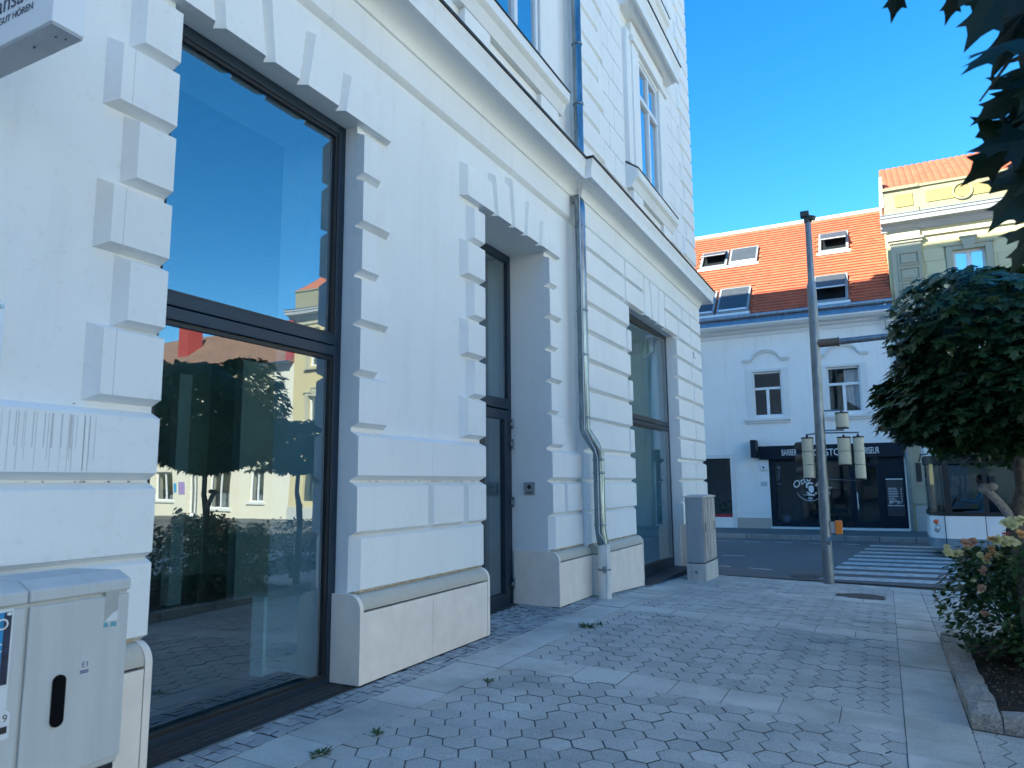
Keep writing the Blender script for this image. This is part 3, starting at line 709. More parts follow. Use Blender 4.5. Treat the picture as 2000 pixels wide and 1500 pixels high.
# floor grate in front of the shop window
gr = empty('drain_grate',(-3.8,3.6,.14),'long dark steel floor grate below the left shop window','grate')
m = MB(); xg0,xg1 = -3.90,-3.635
for k in range(5): xx = xg0+.02+k*(xg1-xg0-.04)/4; m.box(xx-.003,xx+.003,2.76,4.49,gz(xx,3.6)-.03,gz(xx,3.6)-.004)
yy = 2.77
while yy < 4.48: m.box(xg0,xg1,yy-.003,yy+.003,gz(-3.7,yy)-.03,gz(-3.7,yy)-.006); yy += .033
m.build('grating', plain('rusty_grate',(.05,.035,.03),.7,.3), gr)
MB().box(xg1,xg1+.012,2.74,4.49,gz(-3.63,4.49)-.05,gz(-3.63,4.49)+.004).box(xg0-.012,xg0,2.74,4.49,.05,.145).build('grate_rim', GALV, gr)

# ------------------------------------------------------------------ text
def text(body, size, name, mat, parent, loc, rot, extrude=.004, align='LEFT', sx=1.0, shear=0.0):
    cu = bpy.data.curves.new(name, 'FONT'); cu.body = body; cu.size = size; cu.extrude = extrude; cu.align_x = align; cu.shear = shear
    tmp = bpy.data.objects.new(name, cu); COL.objects.link(tmp)
    dg = bpy.context.evaluated_depsgraph_get(); dg.update()
    me = bpy.data.meshes.new_from_object(tmp.evaluated_get(dg))
    bpy.data.objects.remove(tmp); bpy.data.curves.remove(cu)
    me.transform(Matrix.Translation(Vector(loc)) @ rot.to_4x4() @ Matrix.Diagonal((sx,1,1,1)))
    me.materials.clear(); me.materials.append(mat)
    o = bpy.data.objects.new(name, me); COL.objects.link(o)
    if parent: attach(o, parent)
    return o
ROT_NY = Matrix(((1,0,0),(0,0,-1),(0,1,0)))          # text facing -y, reading towards +x
ROT_PX = Matrix(((0,0,1),(1,0,0),(0,1,0)))           # text facing +x, reading towards +y

# ------------------------------------------------------------------ white building with the barber shop (faces -y at Y = 27)
YS = 27.0
WB = stucco('old_white_render', (0.85,0.84,0.82), dirt=(0.4,0.37,0.33), amount=0.7, bmp=0.5, gscale=25)
GREYB = stucco('grey_base_render', (0.46,0.42,0.36), amount=0.4)
TRIM = stucco('pale_trim', (0.74,0.74,0.73), amount=0.3)
NAVY = plain('navy_shopfront_paint', (0.007,0.014,0.026), 0.55, var=0.2, spec=.25)
sb = empty('shop_building',(-5,YS,0),'white two storey house with orange tiled roof and dark barber shopfront','building')
WIN = [(-4.00,-3.00,3.98,5.60),(-1.52,-.46,3.98,5.58),(-7.3,-6.3,3.98,5.60),(-9.9,-8.9,3.98,5.6)]
SHOP = (-3.60,.64,.07,2.48); LW = (-6.3,-4.93,.40,2.51)
hs = WIN+[SHOP,LW]
wall_cells(grid_of(-13,.68,hs,0), grid_of(-.5,7.4,hs,2), hs, YS+.45, YS, 'x').build('wall', WB, sb)
MB().box(-13,.68,YS+5.5,YS+8.5,-.5,7.4).box(-13,-12.7,YS+.45,YS+5.5,-.5,7.4).build('rear_wall', WB, sb)
MB().box(-12.9,.6,YS+.46,YS+5.5,3.0,3.3).box(-12.9,.6,YS+.46,YS+5.5,6.9,7.1).build('floor_slab', DARK, sb)
MB().box(-3.8,.6,YS+3.5,YS+3.6,0,3.0).box(-7,-4,YS+2.5,YS+2.6,0,3).box(-12.9,.6,YS+2.2,YS+2.3,3.3,6.9).build('room_wall', INWALL, sb)
MB().box(-13,.6,YS+.46,YS+5.5,-.3,.05).build('shop_floor', INFLOOR, sb)
m = MB()
for a,b in ((-13,LW[0]-.18),(-4.77,-3.62)): m.box(a,b,YS-.02,YS-.002,-.1,.39)
m.build('base_strip', GREYB, sb)
MB().box(-4.60,-3.85,YS-.008,YS-.001,.55,.98).build('meter_hatch', WB, sb)
MB().ext_x([(YS,6.93),(YS-.03,6.93),(YS-.05,7.0),(YS-.05,7.05),(YS-.16,7.10),(YS-.20,7.16),(YS-.40,7.20),(YS-.46,7.25),(YS-.50,7.28),(YS-.50,7.335),(YS,7.355)],-13,.68).build('cornice', TRIM, sb)
MB().ext_x([(YS-.51,7.34),(YS-.33,7.57),(YS,7.57),(YS,7.36)],-13,.68).build('eaves_sheet', zinc_mat('blue_grey_sheet',(.34,.42,.50),(.24,.31,.38),.55), sb)
g = MB().tube([(-13,YS-.37,7.63),(.70,YS-.37,7.65)],.07,12)
go = g.build('gutter', GUTT, sb, smooth=True)
m = MB()
for k in range(14): m.box(-12.5+k*.98,-12.47+k*.98,YS-.45,YS-.3,7.55,7.72)
m.build('gutter_bracket', GUTT, go)
MB().tube([(.45,YS-.34,7.55),(.45,YS-.30,7.0),(.46,YS-.2,6.75),(.75,YS-.12,6.55),(.9,YS-.1,6.5)],.05,10)  .build('gutter_downpipe', GUTT, go, smooth=True)
# tiled roof: courses of separate flat tiles
TILE = piece_mat('orange_roof_tile', [(0.42,0.084,0.032),(0.48,0.105,0.040),(0.445,0.094,0.036),(0.51,0.12,0.05)], island=True, speck=0.08, stain=0.2, bmp=0.2, rough=0.75)
K_ = 1.07; RY0, RZ0 = YS-.40, 7.60
def rz(y): return RZ0+K_*(y-RY0)
nrm = Vector((0,-K_,1)).normalized(); slope = Vector((0,1,K_)).normalized()
RL = math.hypot(31.0-RY0, rz(31.0)-RZ0)
SKY = [(-6.15,-5.06,29.15,29.97),(-4.98,-3.88,29.15,29.97),(-1.60,-.55,29.12,30.06),(-5.30,-4.65,26.95,27.90),(-5.14+.55,-3.97,26.78,27.92),(-1.75,-.63,26.78,27.95)]
SKY = [(-6.15,-5.06,29.15,29.97,1),(-4.98,-3.88,29.15,29.97,0),(-1.60,-.55,29.12,30.06,1),(-6.35,-5.22,26.80,27.85,0),(-5.12,-3.97,26.80,27.92,0),(-1.76,-.63,26.80,27.95,1)]
m = MB(); tw = .19; th = .185; nrow = int(RL/th)
for r_ in range(nrow):
    x = -8.2-(tw/2 if r_%2 else 0)
    while x < .66:
        s0 = r_*th; y0 = RY0+slope.y*s0
        xm = x+tw/2
        if not any(a-.06 < xm < b+.06 and c_-.08 < y0+.05 < d_+.02 for a,b,c_,d_,_ in SKY):
            p0 = Vector((0,RY0,RZ0))+slope*s0; p1 = p0+slope*(th*1.12)
            a0 = p0+nrm*.052; a1 = p1+nrm*.010; u0 = p0+nrm*.006
            xa,xb = max(x+.0012,-8.2),min(x+tw-.0012,.66)
            if xb-xa > .03:
                j = random.uniform(-.004,.004)
                m.add([(xa,a0.y,a0.z+j),(xb,a0.y,a0.z+j),(xb,a1.y,a1.z),(xa,a1.y,a1.z),(xa,u0.y,u0.z),(xb,u0.y,u0.z)],[(0,1,2,3),(4,5,1,0)])
        x += tw
m.build('roof_tiles', TILE, sb, kind='stuff')
MB().add([(-13,RY0,RZ0),(.68,RY0,RZ0),(.68,31.0,rz(31.0)),(-13,31.0,rz(31.0)),(.68,36,rz(31.0)-4.5),(-13,36,rz(31.0)-4.5)],[(0,1,2,3),(3,2,4,5)]).add([(.68,RY0,RZ0),(.68,36,rz(31.0)-4.5),(.68,31.0,rz(31.0))],[(0,1,2)]).build('roof', plain('roof_underlay',(.35,.10,.045),.8), sb)
MB().tube([(-13,31.0,rz(31.0)+.03),(.68,31.0,rz(31.0)+.03)],.09,8).build('ridge', TRIM, sb)
SKG = glass_mat('skylight_glass', tint=(.2,.22,.25), f0=.1, wob=.01)
for a,b,c_,d_,op in SKY:
    def rp(x,y,h): return Vector((x,y,rz(y)))+nrm*h
    m = MB()
    for (xa,xb,ya,yb) in ((a,a+.09,c_,d_),(b-.09,b,c_,d_),(a+.09,b-.09,c_,c_+.07),(a+.09,b-.09,d_-.06,d_)):
        m.add([rp(xa,ya,-.05),rp(xb,ya,-.05),rp(xb,yb,-.05),rp(xa,yb,-.05),rp(xa,ya,.10),rp(xb,ya,.10),rp(xb,yb,.10),rp(xa,yb,.10)],[(0,3,2,1),(4,5,6,7),(0,1,5,4),(1,2,6,5),(2,3,7,6),(3,0,4,7)])
    so_ = m.build('skylight', plain('skylight_grey',(.30,.31,.33),.5,.2), sb)
    MB().add([rp(a+.05,c_+.04,.012),rp(b-.05,c_+.04,.012),rp(b-.05,d_-.04,.012),rp(a+.05,d_-.04,.012)],[(0,1,2,3)]).build('opening', DARK, so_)
    h0, h1 = (.34,.10) if op else (.09,.09)
    ym = c_+(.30 if op else .05)
    q = [rp(a+.07,ym if op else c_+.05,h0),rp(b-.07,ym if op else c_+.05,h0),rp(b-.07,d_-.04,h1),rp(a+.07,d_-.04,h1)]
    MB().prism(q,(0,0,0),nrm*.02).build('sash', plain('blind_grey',(.06,.065,.075),.4), so_)
    MB().prism([q[0],q[1],q[1]+(q[2]-q[1])*.06,q[0]+(q[3]-q[0])*.06],nrm*.021,nrm*.045).build('sash_rail', WFRAME, so_)
    MB().prism([rp(a-.06,c_-.10,.035),rp(b+.06,c_-.10,.035),rp(b+.06,c_-.005,.05),rp(a-.06,c_-.005,.05)],(0,0,0),nrm*.015).build('apron_flashing', TRIM, so_)
# first floor windows
def old_window(x0,x1,z0,z1,parent,curtain=False):
    w = empty('casement_window',(0,0,0)); w.parent = parent; base = Vector((x0,YS,z0)); w.location = base-wloc(parent)
    def p(m,name,mat,bevel=0,smooth=False):
        o = m.build(name,mat,None,bevel=bevel,smooth=smooth); o.parent = w; o.matrix_parent_inverse = Matrix.Translation(-base); return o
    yg = YS+.10; zt = z0+(z1-z0)*.60; xc = (x0+x1)/2
    p(MB().box(x0,x0+.06,yg,yg+.07,z0,z1).box(x1-.06,x1,yg,yg+.07,z0,z1).box(x0+.06,x1-.06,yg,yg+.07,z0,z0+.07).box(x0+.06,x1-.06,yg,yg+.07,z1-.06,z1)
      .box(x0+.06,x1-.06,yg-.02,yg+.07,zt,zt+.09).box(xc-.05,xc+.05,yg-.01,yg+.07,z0+.07,zt),'frame',WFRAME,.005)
    for a,b,c_,d_ in ((x0+.05,xc-.04,z0+.05,zt+.01),(xc+.04,x1-.05,z0+.05,zt+.01),(x0+.05,x1-.05,zt+.08,z1-.05)): p(B(a,b,yg+.03,yg+.04,c_,d_),'pane',GLASS2D)
    if curtain:
        m = MB(); n = 9
        for k in range(n):
            xa = xc+.02+(x1-.06-xc)*k/n; xb = xc+.02+(x1-.06-xc)*(k+1)/n; o_ = .02*(k%2)
            m.add([(xa,yg+.12+o_,z0+.1+.35*(1-k/n)),(xb,yg+.12+.02-o_,z0+.1+.35*(1-(k+1)/n)),(xb,yg+.12+.02-o_,z1-.1),(xa,yg+.12+o_,z1-.1)],[(0,1,2,3)])
        p(m,'curtain',plain('white_curtain',(.8,.8,.78),.9))
    p(MB().box(x0-.22,x0-.004,YS-.035,YS,z0-.03,z1+.10).box(x1+.004,x1+.22,YS-.035,YS,z0-.03,z1+.10).box(x0-.004,x1+.004,YS-.035,YS,z1+.004,z1+.10),'surround',TRIM,.008)
    p(MB().box(x0-.33,x1+.25,YS-.10,YS,z0-.16,z0-.06).box(x0-.31,x1+.23,YS-.06,YS,z0-.24,z0-.162),'sill',TRIM,.012)
    hw = (x1-x0)/2; pts = []
    out = []
    prof = [(-hw-.30,0),(-hw-.02,0)]+[(-(hw-.02)*math.cos(math.pi*k/14), .34*math.sin(math.pi*k/14)) for k in range(1,14)]+[(hw+.02,0),(hw+.30,0)]
    zb = z1+.36
    m = MB()
    for t0,t1,yo in ((0,.07,.05),(.07,.13,.10)):
        for i in range(len(prof)-1):
            (xa,za),(xb,zb_) = prof[i],prof[i+1]
            m.add([(xc+xa,YS,zb+za+t0),(xc+xb,YS,zb+zb_+t0),(xc+xb,YS-yo,zb+zb_+t0),(xc+xa,YS-yo,zb+za+t0),(xc+xa,YS,zb+za+t1),(xc+xb,YS,zb+zb_+t1),(xc+xb,YS-yo,zb+zb_+t1),(xc+xa,YS-yo,zb+za+t1)],
                  [(0,1,2,3),(4,7,6,5),(3,2,6,7),(0,3,7,4),(1,5,6,2)])
    p(m,'hood_moulding',TRIM)
GLASS2D = glass_mat('old_window_glass', tint=(.65,.68,.72), f0=.08, wob=.03)
for k,(a,b,c_,d_) in enumerate(WIN): old_window(a,b,c_,d_,sb,k == 1)
# side shop window (left)
MB().box(LW[0],LW[1],YS+.12,YS+.16,LW[2],LW[3]).build('pane', SHOPGL, sb)
MB().box(LW[0],LW[1],YS+.05,YS+.12,LW[2],LW[2]+.10).build('red_sill', plain('red_paint',(.32,.02,.04),.5), sb)
MB().box(LW[1]-.05,LW[1],YS+.04,YS+.12,LW[2]+.1,LW[3]).box(LW[0],LW[1]-.05,YS+.04,YS+.12,LW[3]-.05,LW[3]).build('frame', DARK, sb)
MB().box(LW[1]+.005,LW[1]+.16,YS-.03,YS,-.02,LW[3]+.16).box(LW[0],LW[1]+.005,YS-.03,YS,LW[3]+.005,LW[3]+.16).build('surround', TRIM, sb, bevel=.01)
m = MB(); random.seed(11)
lf = leaf_mat('window_plant_green',(.03,.09,.02),(.06,.14,.03))
for k in range(60):
    x,z_ = -5.45+random.random()*.5, .55+random.random()*.38; a = random.random()*6.28; s = .05+.05*random.random()
    m.add([(x,YS+.22,z_),(x+s*math.cos(a),YS+.20,z_+s*math.sin(a)),(x+1.6*s*math.cos(a+.5),YS+.21,z_+1.6*s*math.sin(a+.5))],[(0,1,2)])
m.build('window_plant', lf, sb)
# barber shopfront
sf = empty('shopfront',(0,0,0)); sf.parent = sb; sf.location = Vector((-1.5,YS,.05))-wloc(sb)
def sp(m,name,mat,bevel=0,smooth=False): return m.build(name,mat,sf,bevel=bevel,smooth=smooth)
sp(MB().box(-3.90,.66,YS-.14,YS-.002,2.44,2.91),'fascia',NAVY,.008)
sp(MB().box(-3.60,-3.40,YS+.02,YS+.12,.10,2.43).box(-3.40,-1.02,YS+.02,YS+.12,.10,.24).box(-3.40,-1.02,YS+.02,YS+.12,2.33,2.43).box(-1.02,-.92,YS+.01,YS+.12,.10,2.43)
   .box(-.12,.02,YS+.01,YS+.12,.10,2.43).box(.02,.64,YS+.02,YS+.12,.10,2.43),'frame',NAVY,.006)
sp(MB().box(-.92,-.84,YS+.02,YS+.1,.12,2.15).box(-.20,-.12,YS+.02,YS+.1,.12,2.15).box(-.84,-.20,YS+.02,YS+.1,.12,.30).box(-.92,-.12,YS+.02,YS+.1,2.15,2.25),'door_leaf',NAVY,.005)
sp(B(-.85,-.19,YS+.05,YS+.06,.28,2.16),'door_pane',SHOPGL); sp(B(-.92,-.12,YS+.05,YS+.06,2.24,2.43),'fanlight',SHOPGL)
sp(B(-3.41,-1.01,YS+.06,YS+.07,.22,2.35),'pane',SHOPGL)
WP = plain('white_vinyl',(.8,.8,.8),.6,var=.03)
sp(MB().tube([(-.81,YS-.03,.71),(-.82,YS-.03,1.27)],.014,8).box(-.825,-.80,YS-.03,YS+.02,.76,.78).box(-.83,-.805,YS-.03,YS+.02,1.2,1.22),'door_handle',WP)
sp(MB().box(-3.60,-1.0,YS-.06,YS+.10,.0,.095).box(-1.0,.02,YS-.10,YS+.10,-.02,.095).box(.02,.64,YS-.08,YS+.10,-.03,.10),'door_step',TRIM)
sp(B(.06,.56,YS+.002,YS+.019,.50,1.72),'price_board',plain('charcoal_board',(.05,.045,.05),.6))
m = MB(); random.seed(5)
for k in range(9): m.box(.11,.11+random.uniform(.18,.30),YS-.002,YS+.0015,1.40-k*.055,1.415-k*.055); m.box(.47,.51,YS-.002,YS+.0015,1.40-k*.055,1.415-k*.055)
m.box(.07,.55,YS-.002,YS+.0015,.83,.85); m.box(.06,.56,YS-.002,YS+.0015,1.69,1.72)
for xx in (.17,.40): m.box(xx-.06,xx+.08,YS-.002,YS+.0015,.92,.935); m.box(xx-.03,xx+.03,YS-.002,YS+.0015,.955,.99); m.box(xx-.05,xx,YS-.002,YS+.0015,.885,.90)
sp(m,'price_list',WP)['kind'] = 'stuff'
text('BARBER',.31,'lettering',WP,sf,(-3.13,YS-.142,2.56),ROT_NY,.012,sx=.46)
text('GUSTO',.33,'lettering',WP,sf,(-2.10,YS-.142,2.53),ROT_NY,.010,sx=.78)
text('FRISEUR',.31,'lettering',WP,sf,(-.57,YS-.142,2.56),ROT_NY,.012,sx=.46)
# emblem on the window
lg = MB(); lx,lz,ly = -2.30,1.41,YS+.05
for k in range(40):
    a = math.pi*(1.12+.76*k/39); px_,pz_ = lx+.43*math.cos(a), lz+.42*math.sin(a); lg.box(px_-.009,px_+.009,ly,ly+.004,pz_-.009,pz_+.009)
def poly(pts): 
    lg.prism([(lx+x,0,lz+z_) for x,z_ in pts],(0,ly,0),(0,ly+.004,0))
poly([(-.12,.10),(-.08,.19),(.0,.23),(.10,.20),(.13,.14),(.02,.17),(-.06,.12),(-.07,.02),(-.11,.02)])
poly([(-.03,.08),(.05,.10),(.12,.08),(.14,0),(.13,-.10),(.05,-.16),(-.02,-.10),(-.04,0)])
poly([(-.13,-.09),(-.04,-.14),(.06,-.20),(.12,-.18),(.04,-.24),(-.06,-.20)])
poly([(-.22,-.20),(-.18,-.22),(.14,-.26),(.10,-.23)])
poly([(-.06,-.31),(.07,-.31),(.07,-.345),(-.06,-.345)])
for cx_,cz_,r_ in ((.13,-.21,.035),(.20,-.16,.035)):
    for k in range(12):
        a=2*math.pi*k/12; b_=2*math.pi*(k+1)/12
        poly([(cx_+r_*math.cos(a),cz_+r_*math.sin(a)),(cx_+r_*math.cos(b_),cz_+r_*math.sin(b_)),(cx_+(r_-.014)*math.cos(b_),cz_+(r_-.014)*math.sin(b_)),(cx_+(r_-.014)*math.cos(a),cz_+(r_-.014)*math.sin(a))])
sp(lg,'emblem',WP)
def rotz(deg): return ROT_NY @ Matrix.Rotation(R(deg),3,'Z')
text('Otto',.32,'emblem_lettering',WP,sf,(-2.80,ly,1.40),rotz(28),shear=.3)
text('Barber',.19,'emblem_lettering',WP,sf,(-2.13,ly,1.50),rotz(-14),shear=.3)
text('Shop',.19,'emblem_lettering',WP,sf,(-2.04,ly,1.30),rotz(-16),shear=.3)
text('1220',.07,'emblem_lettering',WP,sf,(-2.38,ly,1.0),ROT_NY)
# things standing inside the shop window
bp = MB().ball((-3.32,YS+.30,2.16),.085,.085,.075).tube([(-3.32,YS+.30,1.55),(-3.32,YS+.30,1.60)],.07,12)
for k in range(4):
    z_ = 1.72+k*.10
    bp.prism([(-3.38,YS+.22,z_-.05),(-3.26,YS+.22,z_+.03),(-3.26,YS+.22,z_+.07),(-3.38,YS+.22,z_-.01)],(0,0,0),(0,.004,0))
bpo = empty('barber_pole',(-3.32,YS+.3,1.5),'striped barber pole with white globe behind the shop window glass','barber pole')
bp.build('stripes_and_globe', plain('white_gloss',(.8,.8,.8),.3), bpo)
MB().tube([(-3.32,YS+.30,1.5),(-3.32,YS+.30,2.1)],.06,14).tube([(-3.32,YS+.33,1.45),(-3.32,YS+.45,1.45),(-3.32,YS+.47,.05)],.012,6).build('cylinder', DARK, bpo)
bk = empty('bucket',(-3.17,YS+.32,.06),'pale bucket standing in the corner of the barber shop window','bucket')
MB().tube([(-3.17,YS+.32,.06),(-3.17,YS+.32,.12),(-3.15,YS+.32,.46),(-3.15,YS+.32,.48)],[.11,.115,.15,.155],16).build('pail', plain('pale_plastic',(.5,.52,.55),.5), bk, smooth=True)
MB().tube([(-3.30,YS+.32,.44),(-3.28,YS+.28,.60),(-3.15,YS+.26,.66),(-3.02,YS+.28,.60),(-3.0,YS+.32,.44)],.008,6).build('handle', DARK, bk)
for k,xx in enumerate((-2.2,-1.5)):
    ch = empty('barber_chair',(xx,YS+1.8,.05),('left' if k == 0 else 'right')+' dark barber chair inside the shop','chair','barber chairs')
    MB().box(xx-.28,xx+.28,YS+1.5,YS+2.1,.5,.62).build('seat', DARK, ch, bevel=.03); MB().box(xx-.26,xx+.26,YS+2.05,YS+2.18,.62,1.35).build('backrest', DARK, ch, bevel=.03)
    MB().tube([(xx,YS+1.8,.05),(xx,YS+1.8,.5)],[.2,.05],12).build('pedestal', GALV, ch)
# box sign, alarm box, notice
bs_ = empty('box_sign',(-3.9,YS-.25,2.8),'dark box sign jutting from the white wall left of the shopfront','sign')
MB().box(-4.10,-3.92,YS-.62,YS-.02,2.50,3.12).build('case', NAVY, bs_, bevel=.01)
text('A',.3,'mark',plain('dull_vinyl',(.3,.32,.33),.5),bs_,(-3.918,YS-.45,2.72),ROT_PX,sx=.8)
al = empty('alarm_box',(-3.72,YS,2.2),'small white alarm box on the wall beside the shopfront','alarm box')
B(-3.88,-3.66,YS-.07,YS,2.06,2.28).build('case', WFRAME, al, bevel=.012); MB().tube([(-3.77,YS-.071,2.16),(-3.77,YS-.078,2.16)],.035,12).build('lamp', DARK, al)
nt_ = B(-3.90,-3.68,YS-.01,YS-.001,1.50,1.66).build('notice_plate', plain('notice_grey',(.5,.52,.55),.5)); tag(nt_,'small notice plate under the alarm box beside the shopfront','notice')

# ------------------------------------------------------------------ yellow building
YEL = stucco('yellow_render', (0.60,0.50,0.28), dirt=(0.35,0.3,0.22), amount=0.5, bmp=0.3, gscale=30)
CREAM = stucco('cream_trim', (0.46,0.42,0.31), dirt=(0.3,0.28,0.25), amount=0.6)
STONE = stucco('old_stone_base', (0.50,0.49,0.46), dirt=(0.25,0.24,0.22), amount=0.8, bmp=0.6, gscale=30)
yb = empty('yellow_building',(9,YS,0),'yellow three storey house with heavy grey cornice and panelled pilaster','building')
YX0,YX1 = .68,18.5
yw = []
for c in (3.02,5.9,8.8,11.7,14.6,17.0):
    yw += [(c-.45,c+.45,7.6,9.16),(c-.5,c+.5,4.2,6.1)]
    if c > 4: yw.append((c-.6,c+.6,.9,2.9))
wall_cells(grid_of(YX0,YX1,yw,0), grid_of(-.5,11.5,yw,2), yw, YS+.5, YS+.02, 'x').build('wall', YEL, yb)
MB().box(YX0,YX1,YS+9,YS+9.4,-.5,11.5).box(YX0,YX0+.3,YS+.5,YS+9,-.5,11.5).box(YX1-.3,YX1,YS+.5,YS+9,-.5,11.5).build('side_wall', YEL, yb)
MB().box(YX0+.3,YX1-.3,YS+1.6,YS+1.7,-.5,11.5).build('room_wall', INWALL, yb)
# ashlar grooves as real blocks
AB = stucco('yellow_ashlar', (0.69,0.59,0.37), dirt=(0.35,0.3,0.22), amount=0.4)
for r_ in range(15):
    z0 = 3.75+r_*.43; z1 = z0+.418
    if z1 > 9.75: break
    x = 1.78+(.0 if r_%2 else -.45)
    while x < 8.0:
        xa,xb = max(x,1.72)+.008,min(x+1.0,8.0)-.008
        segs = [(xa,xb)]
        for h in yw:
            if h[2]-.14 < z1 and h[3]+.30 > z0:
                ns = []
                for a,b in segs:
                    if b <= h[0]-.22 or a >= h[1]+.22: ns.append((a,b))
                    else:
                        if a < h[0]-.22: ns.append((a,h[0]-.22))
                        if b > h[1]+.22: ns.append((h[1]+.22,b))
                segs = ns
        for a,b in segs:
            if b-a > .05: B(a,b,YS+.0,YS+.019,z0,z1).build('ashlar_block', AB, yb)
        x += 1.0
# pilaster at the left edge with sunken panels
pl = MB().box(.78,1.68,YS-.06,YS+.019,.9,9.62)
plo = pl.build('pilaster', CREAM, yb)
for k in range(16):
    z1 = 9.30-k*.53
    if z1 < 1.5: break
    m = MB()
    for (a,b,c_,d_) in ((.96,1.00,z1-.45,z1),(1.56,1.60,z1-.45,z1),(1.0,1.56,z1-.04,z1),(1.0,1.56,z1-.45,z1-.41)): m.box(a,b,YS-.105,YS-.061,c_,d_)
    m.box(1.05,1.51,YS-.095,YS-.061,z1-.37,z1-.08)
    m.build('pilaster_panel', CREAM, plo)
MB().box(.74,1.74,YS-.10,YS+.018,9.63,9.72).box(.70,1.78,YS-.15,YS+.018,9.722,9.80).build('pilaster_capital', CREAM, plo, bevel=.01)
MB().box(.80,1.68,YS-.07,YS+.018,9.802,10.12).build('pilaster_block', CREAM, plo)
GRC = stucco('grey_cornice_stone', (0.47,0.46,0.46), dirt=(0.2,0.2,0.2), amount=0.6)
MB().ext_x([(YS+.02,10.06),(YS-.05,10.08),(YS-.07,10.14),(YS-.16,10.20),(YS-.18,10.27),(YS-.42,10.30),(YS-.44,10.42),(YS-.48,10.46),(YS-.48,10.53),(YS+.02,10.62)],YX0-.15,YX1+.3).build('cornice', GRC, yb)
MB().ext_x([(YS+.02,10.625),(YS-.50,10.535),(YS-.50,10.56),(YS+.02,10.65)],YX0-.15,YX1+.3).build('cornice_flashing', GALV, yb)
MB().box(1.75,YX1,YS-.05,YS+.018,9.80,9.86).box(1.75,YX1,YS-.03,YS+.018,9.863,9.95).build('string_course', CREAM, yb)
ATT = stucco('attic_render',(0.33,0.29,0.18),amount=.4)
MB().box(YX0,YX1,YS-.02,YS+.30,10.66,11.54).build('attic', ATT, yb)
for (a,b,c_,d_) in [(1.02,1.56,10.92,11.36),(1.95,4.3,10.95,11.35),(6.2,9.4,10.95,11.35)]: B(a,b,YS-.045,YS-.021,c_,d_).build('attic_panel', stucco('attic_yellow',(0.35,0.28,0.11)), yb)
MB().box(YX0-.05,1.76,YS-.10,YS+.35,11.541,11.64).box(1.76,YX1,YS-.07,YS+.35,11.541,11.62).box(.80,1.72,YS-.06,YS-.0201,10.66,10.86).build('attic_coping', ATT, yb)
m = MB()
for k in range(20):
    a=2*math.pi*k/20; b_=2*math.pi*(k+1)/20; cx,cz = 3.0,11.15
    m.prism([(cx+.30*math.cos(a),0,cz+.30*math.sin(a)),(cx+.30*math.cos(b_),0,cz+.30*math.sin(b_)),(cx+.24*math.cos(b_),0,cz+.24*math.sin(b_)),(cx+.24*math.cos(a),0,cz+.24*math.sin(a))],(0,YS-.08,0),(0,YS-.046,0))
m.build('attic_roundel', ATT, yb)
# roof of the yellow house: pantile rows
m = MB(); k2 = .66
for r_ in range(16):
    x = YX0
    while x < 9:
        s0 = r_*.2; y0 = YS+.05+s0*.835; z0 = 11.66+s0*.55
        m.add([(x,y0,z0+.02),(x+.06,y0,z0+.06),(x+.14,y0,z0+.06),(x+.20,y0,z0+.02),(x,y0+.19,z0+.125),(x+.06,y0+.19,z0+.165),(x+.14,y0+.19,z0+.165),(x+.20,y0+.19,z0+.125),(x,y0,z0-.03),(x+.2,y0,z0-.03)],
              [(0,1,5,4),(1,2,6,5),(2,3,7,6),(8,9,3,2,1,0)]); x += .205
m.build('roof_tiles', TILE, yb, kind='stuff')
MB().add([(YX0,YS,11.63),(YX1,YS,11.63),(YX1,YS+2.75,13.44),(YX0,YS+2.75,13.44),(YX1,YS+9.4,11.4),(YX0,YS+9.4,11.4)],[(0,1,2,3),(3,2,4,5),(0,3,5),(1,4,2)]).build('roof', plain('roof_orange',(.52,.15,.06),.8), yb)
MB().box(YX0-.08,YX0-.001,YS-.05,YS+2.7,11.0,12.1).build('party_wall', TRIM, yb)
def yel_window(x0,x1,z0,z1):
    w = empty('casement_window',(0,0,0)); w.parent = yb; base = Vector((x0,YS,z0)); w.location = base-wloc(yb)
    def p(m,name,mat,bevel=0):
        o = m.build(name,mat,None,bevel=bevel); o.parent = w; o.matrix_parent_inverse = Matrix.Translation(-base); return o
    yg = YS+.14; xc = (x0+x1)/2
    p(MB().box(x0,x0+.08,yg,yg+.07,z0,z1).box(x1-.08,x1,yg,yg+.07,z0,z1).box(x0+.08,x1-.08,yg,yg+.07,z0,z0+.08).box(x0+.08,x1-.08,yg,yg+.07,z1-.08,z1).box(xc-.07,xc+.07,yg-.01,yg+.07,z0+.08,z1-.08),'frame',WFRAME)
    for a,b in ((x0+.07,xc-.06),(xc+.06,x1-.07)): p(B(a,b,yg+.03,yg+.04,z0+.07,z1-.07),'pane',GLASS2)
    p(MB().box(x0-.20,x0-.002,YS-.06,YS+.018,z0-.1,z1+.14).box(x1+.002,x1+.20,YS-.06,YS+.018,z0-.1,z1+.14).box(x0-.002,x1+.002,YS-.06,YS+.018,z1+.002,z1+.14)
      .box(x0-.27,x1+.27,YS-.10,YS+.018,z1+.142,z1+.20),'surround',CREAM,.01)
    p(MB().prism([(xc-.13,0,z1-.02),(xc+.13,0,z1-.02),(xc+.22,0,z1+.36),(xc-.22,0,z1+.36)],(0,YS-.13,0),(0,YS-.062,0)).box(xc-.25,xc+.25,YS-.16,YS-.02,z1+.362,z1+.41),'keystone',CREAM)
    p(MB().box(x0-.25,x1+.25,YS-.14,YS+.018,z0-.2,z0-.102),'sill',CREAM,.01)
for h in yw:
    if h[0] < 8.5 or h[2] > 3: yel_window(*h)
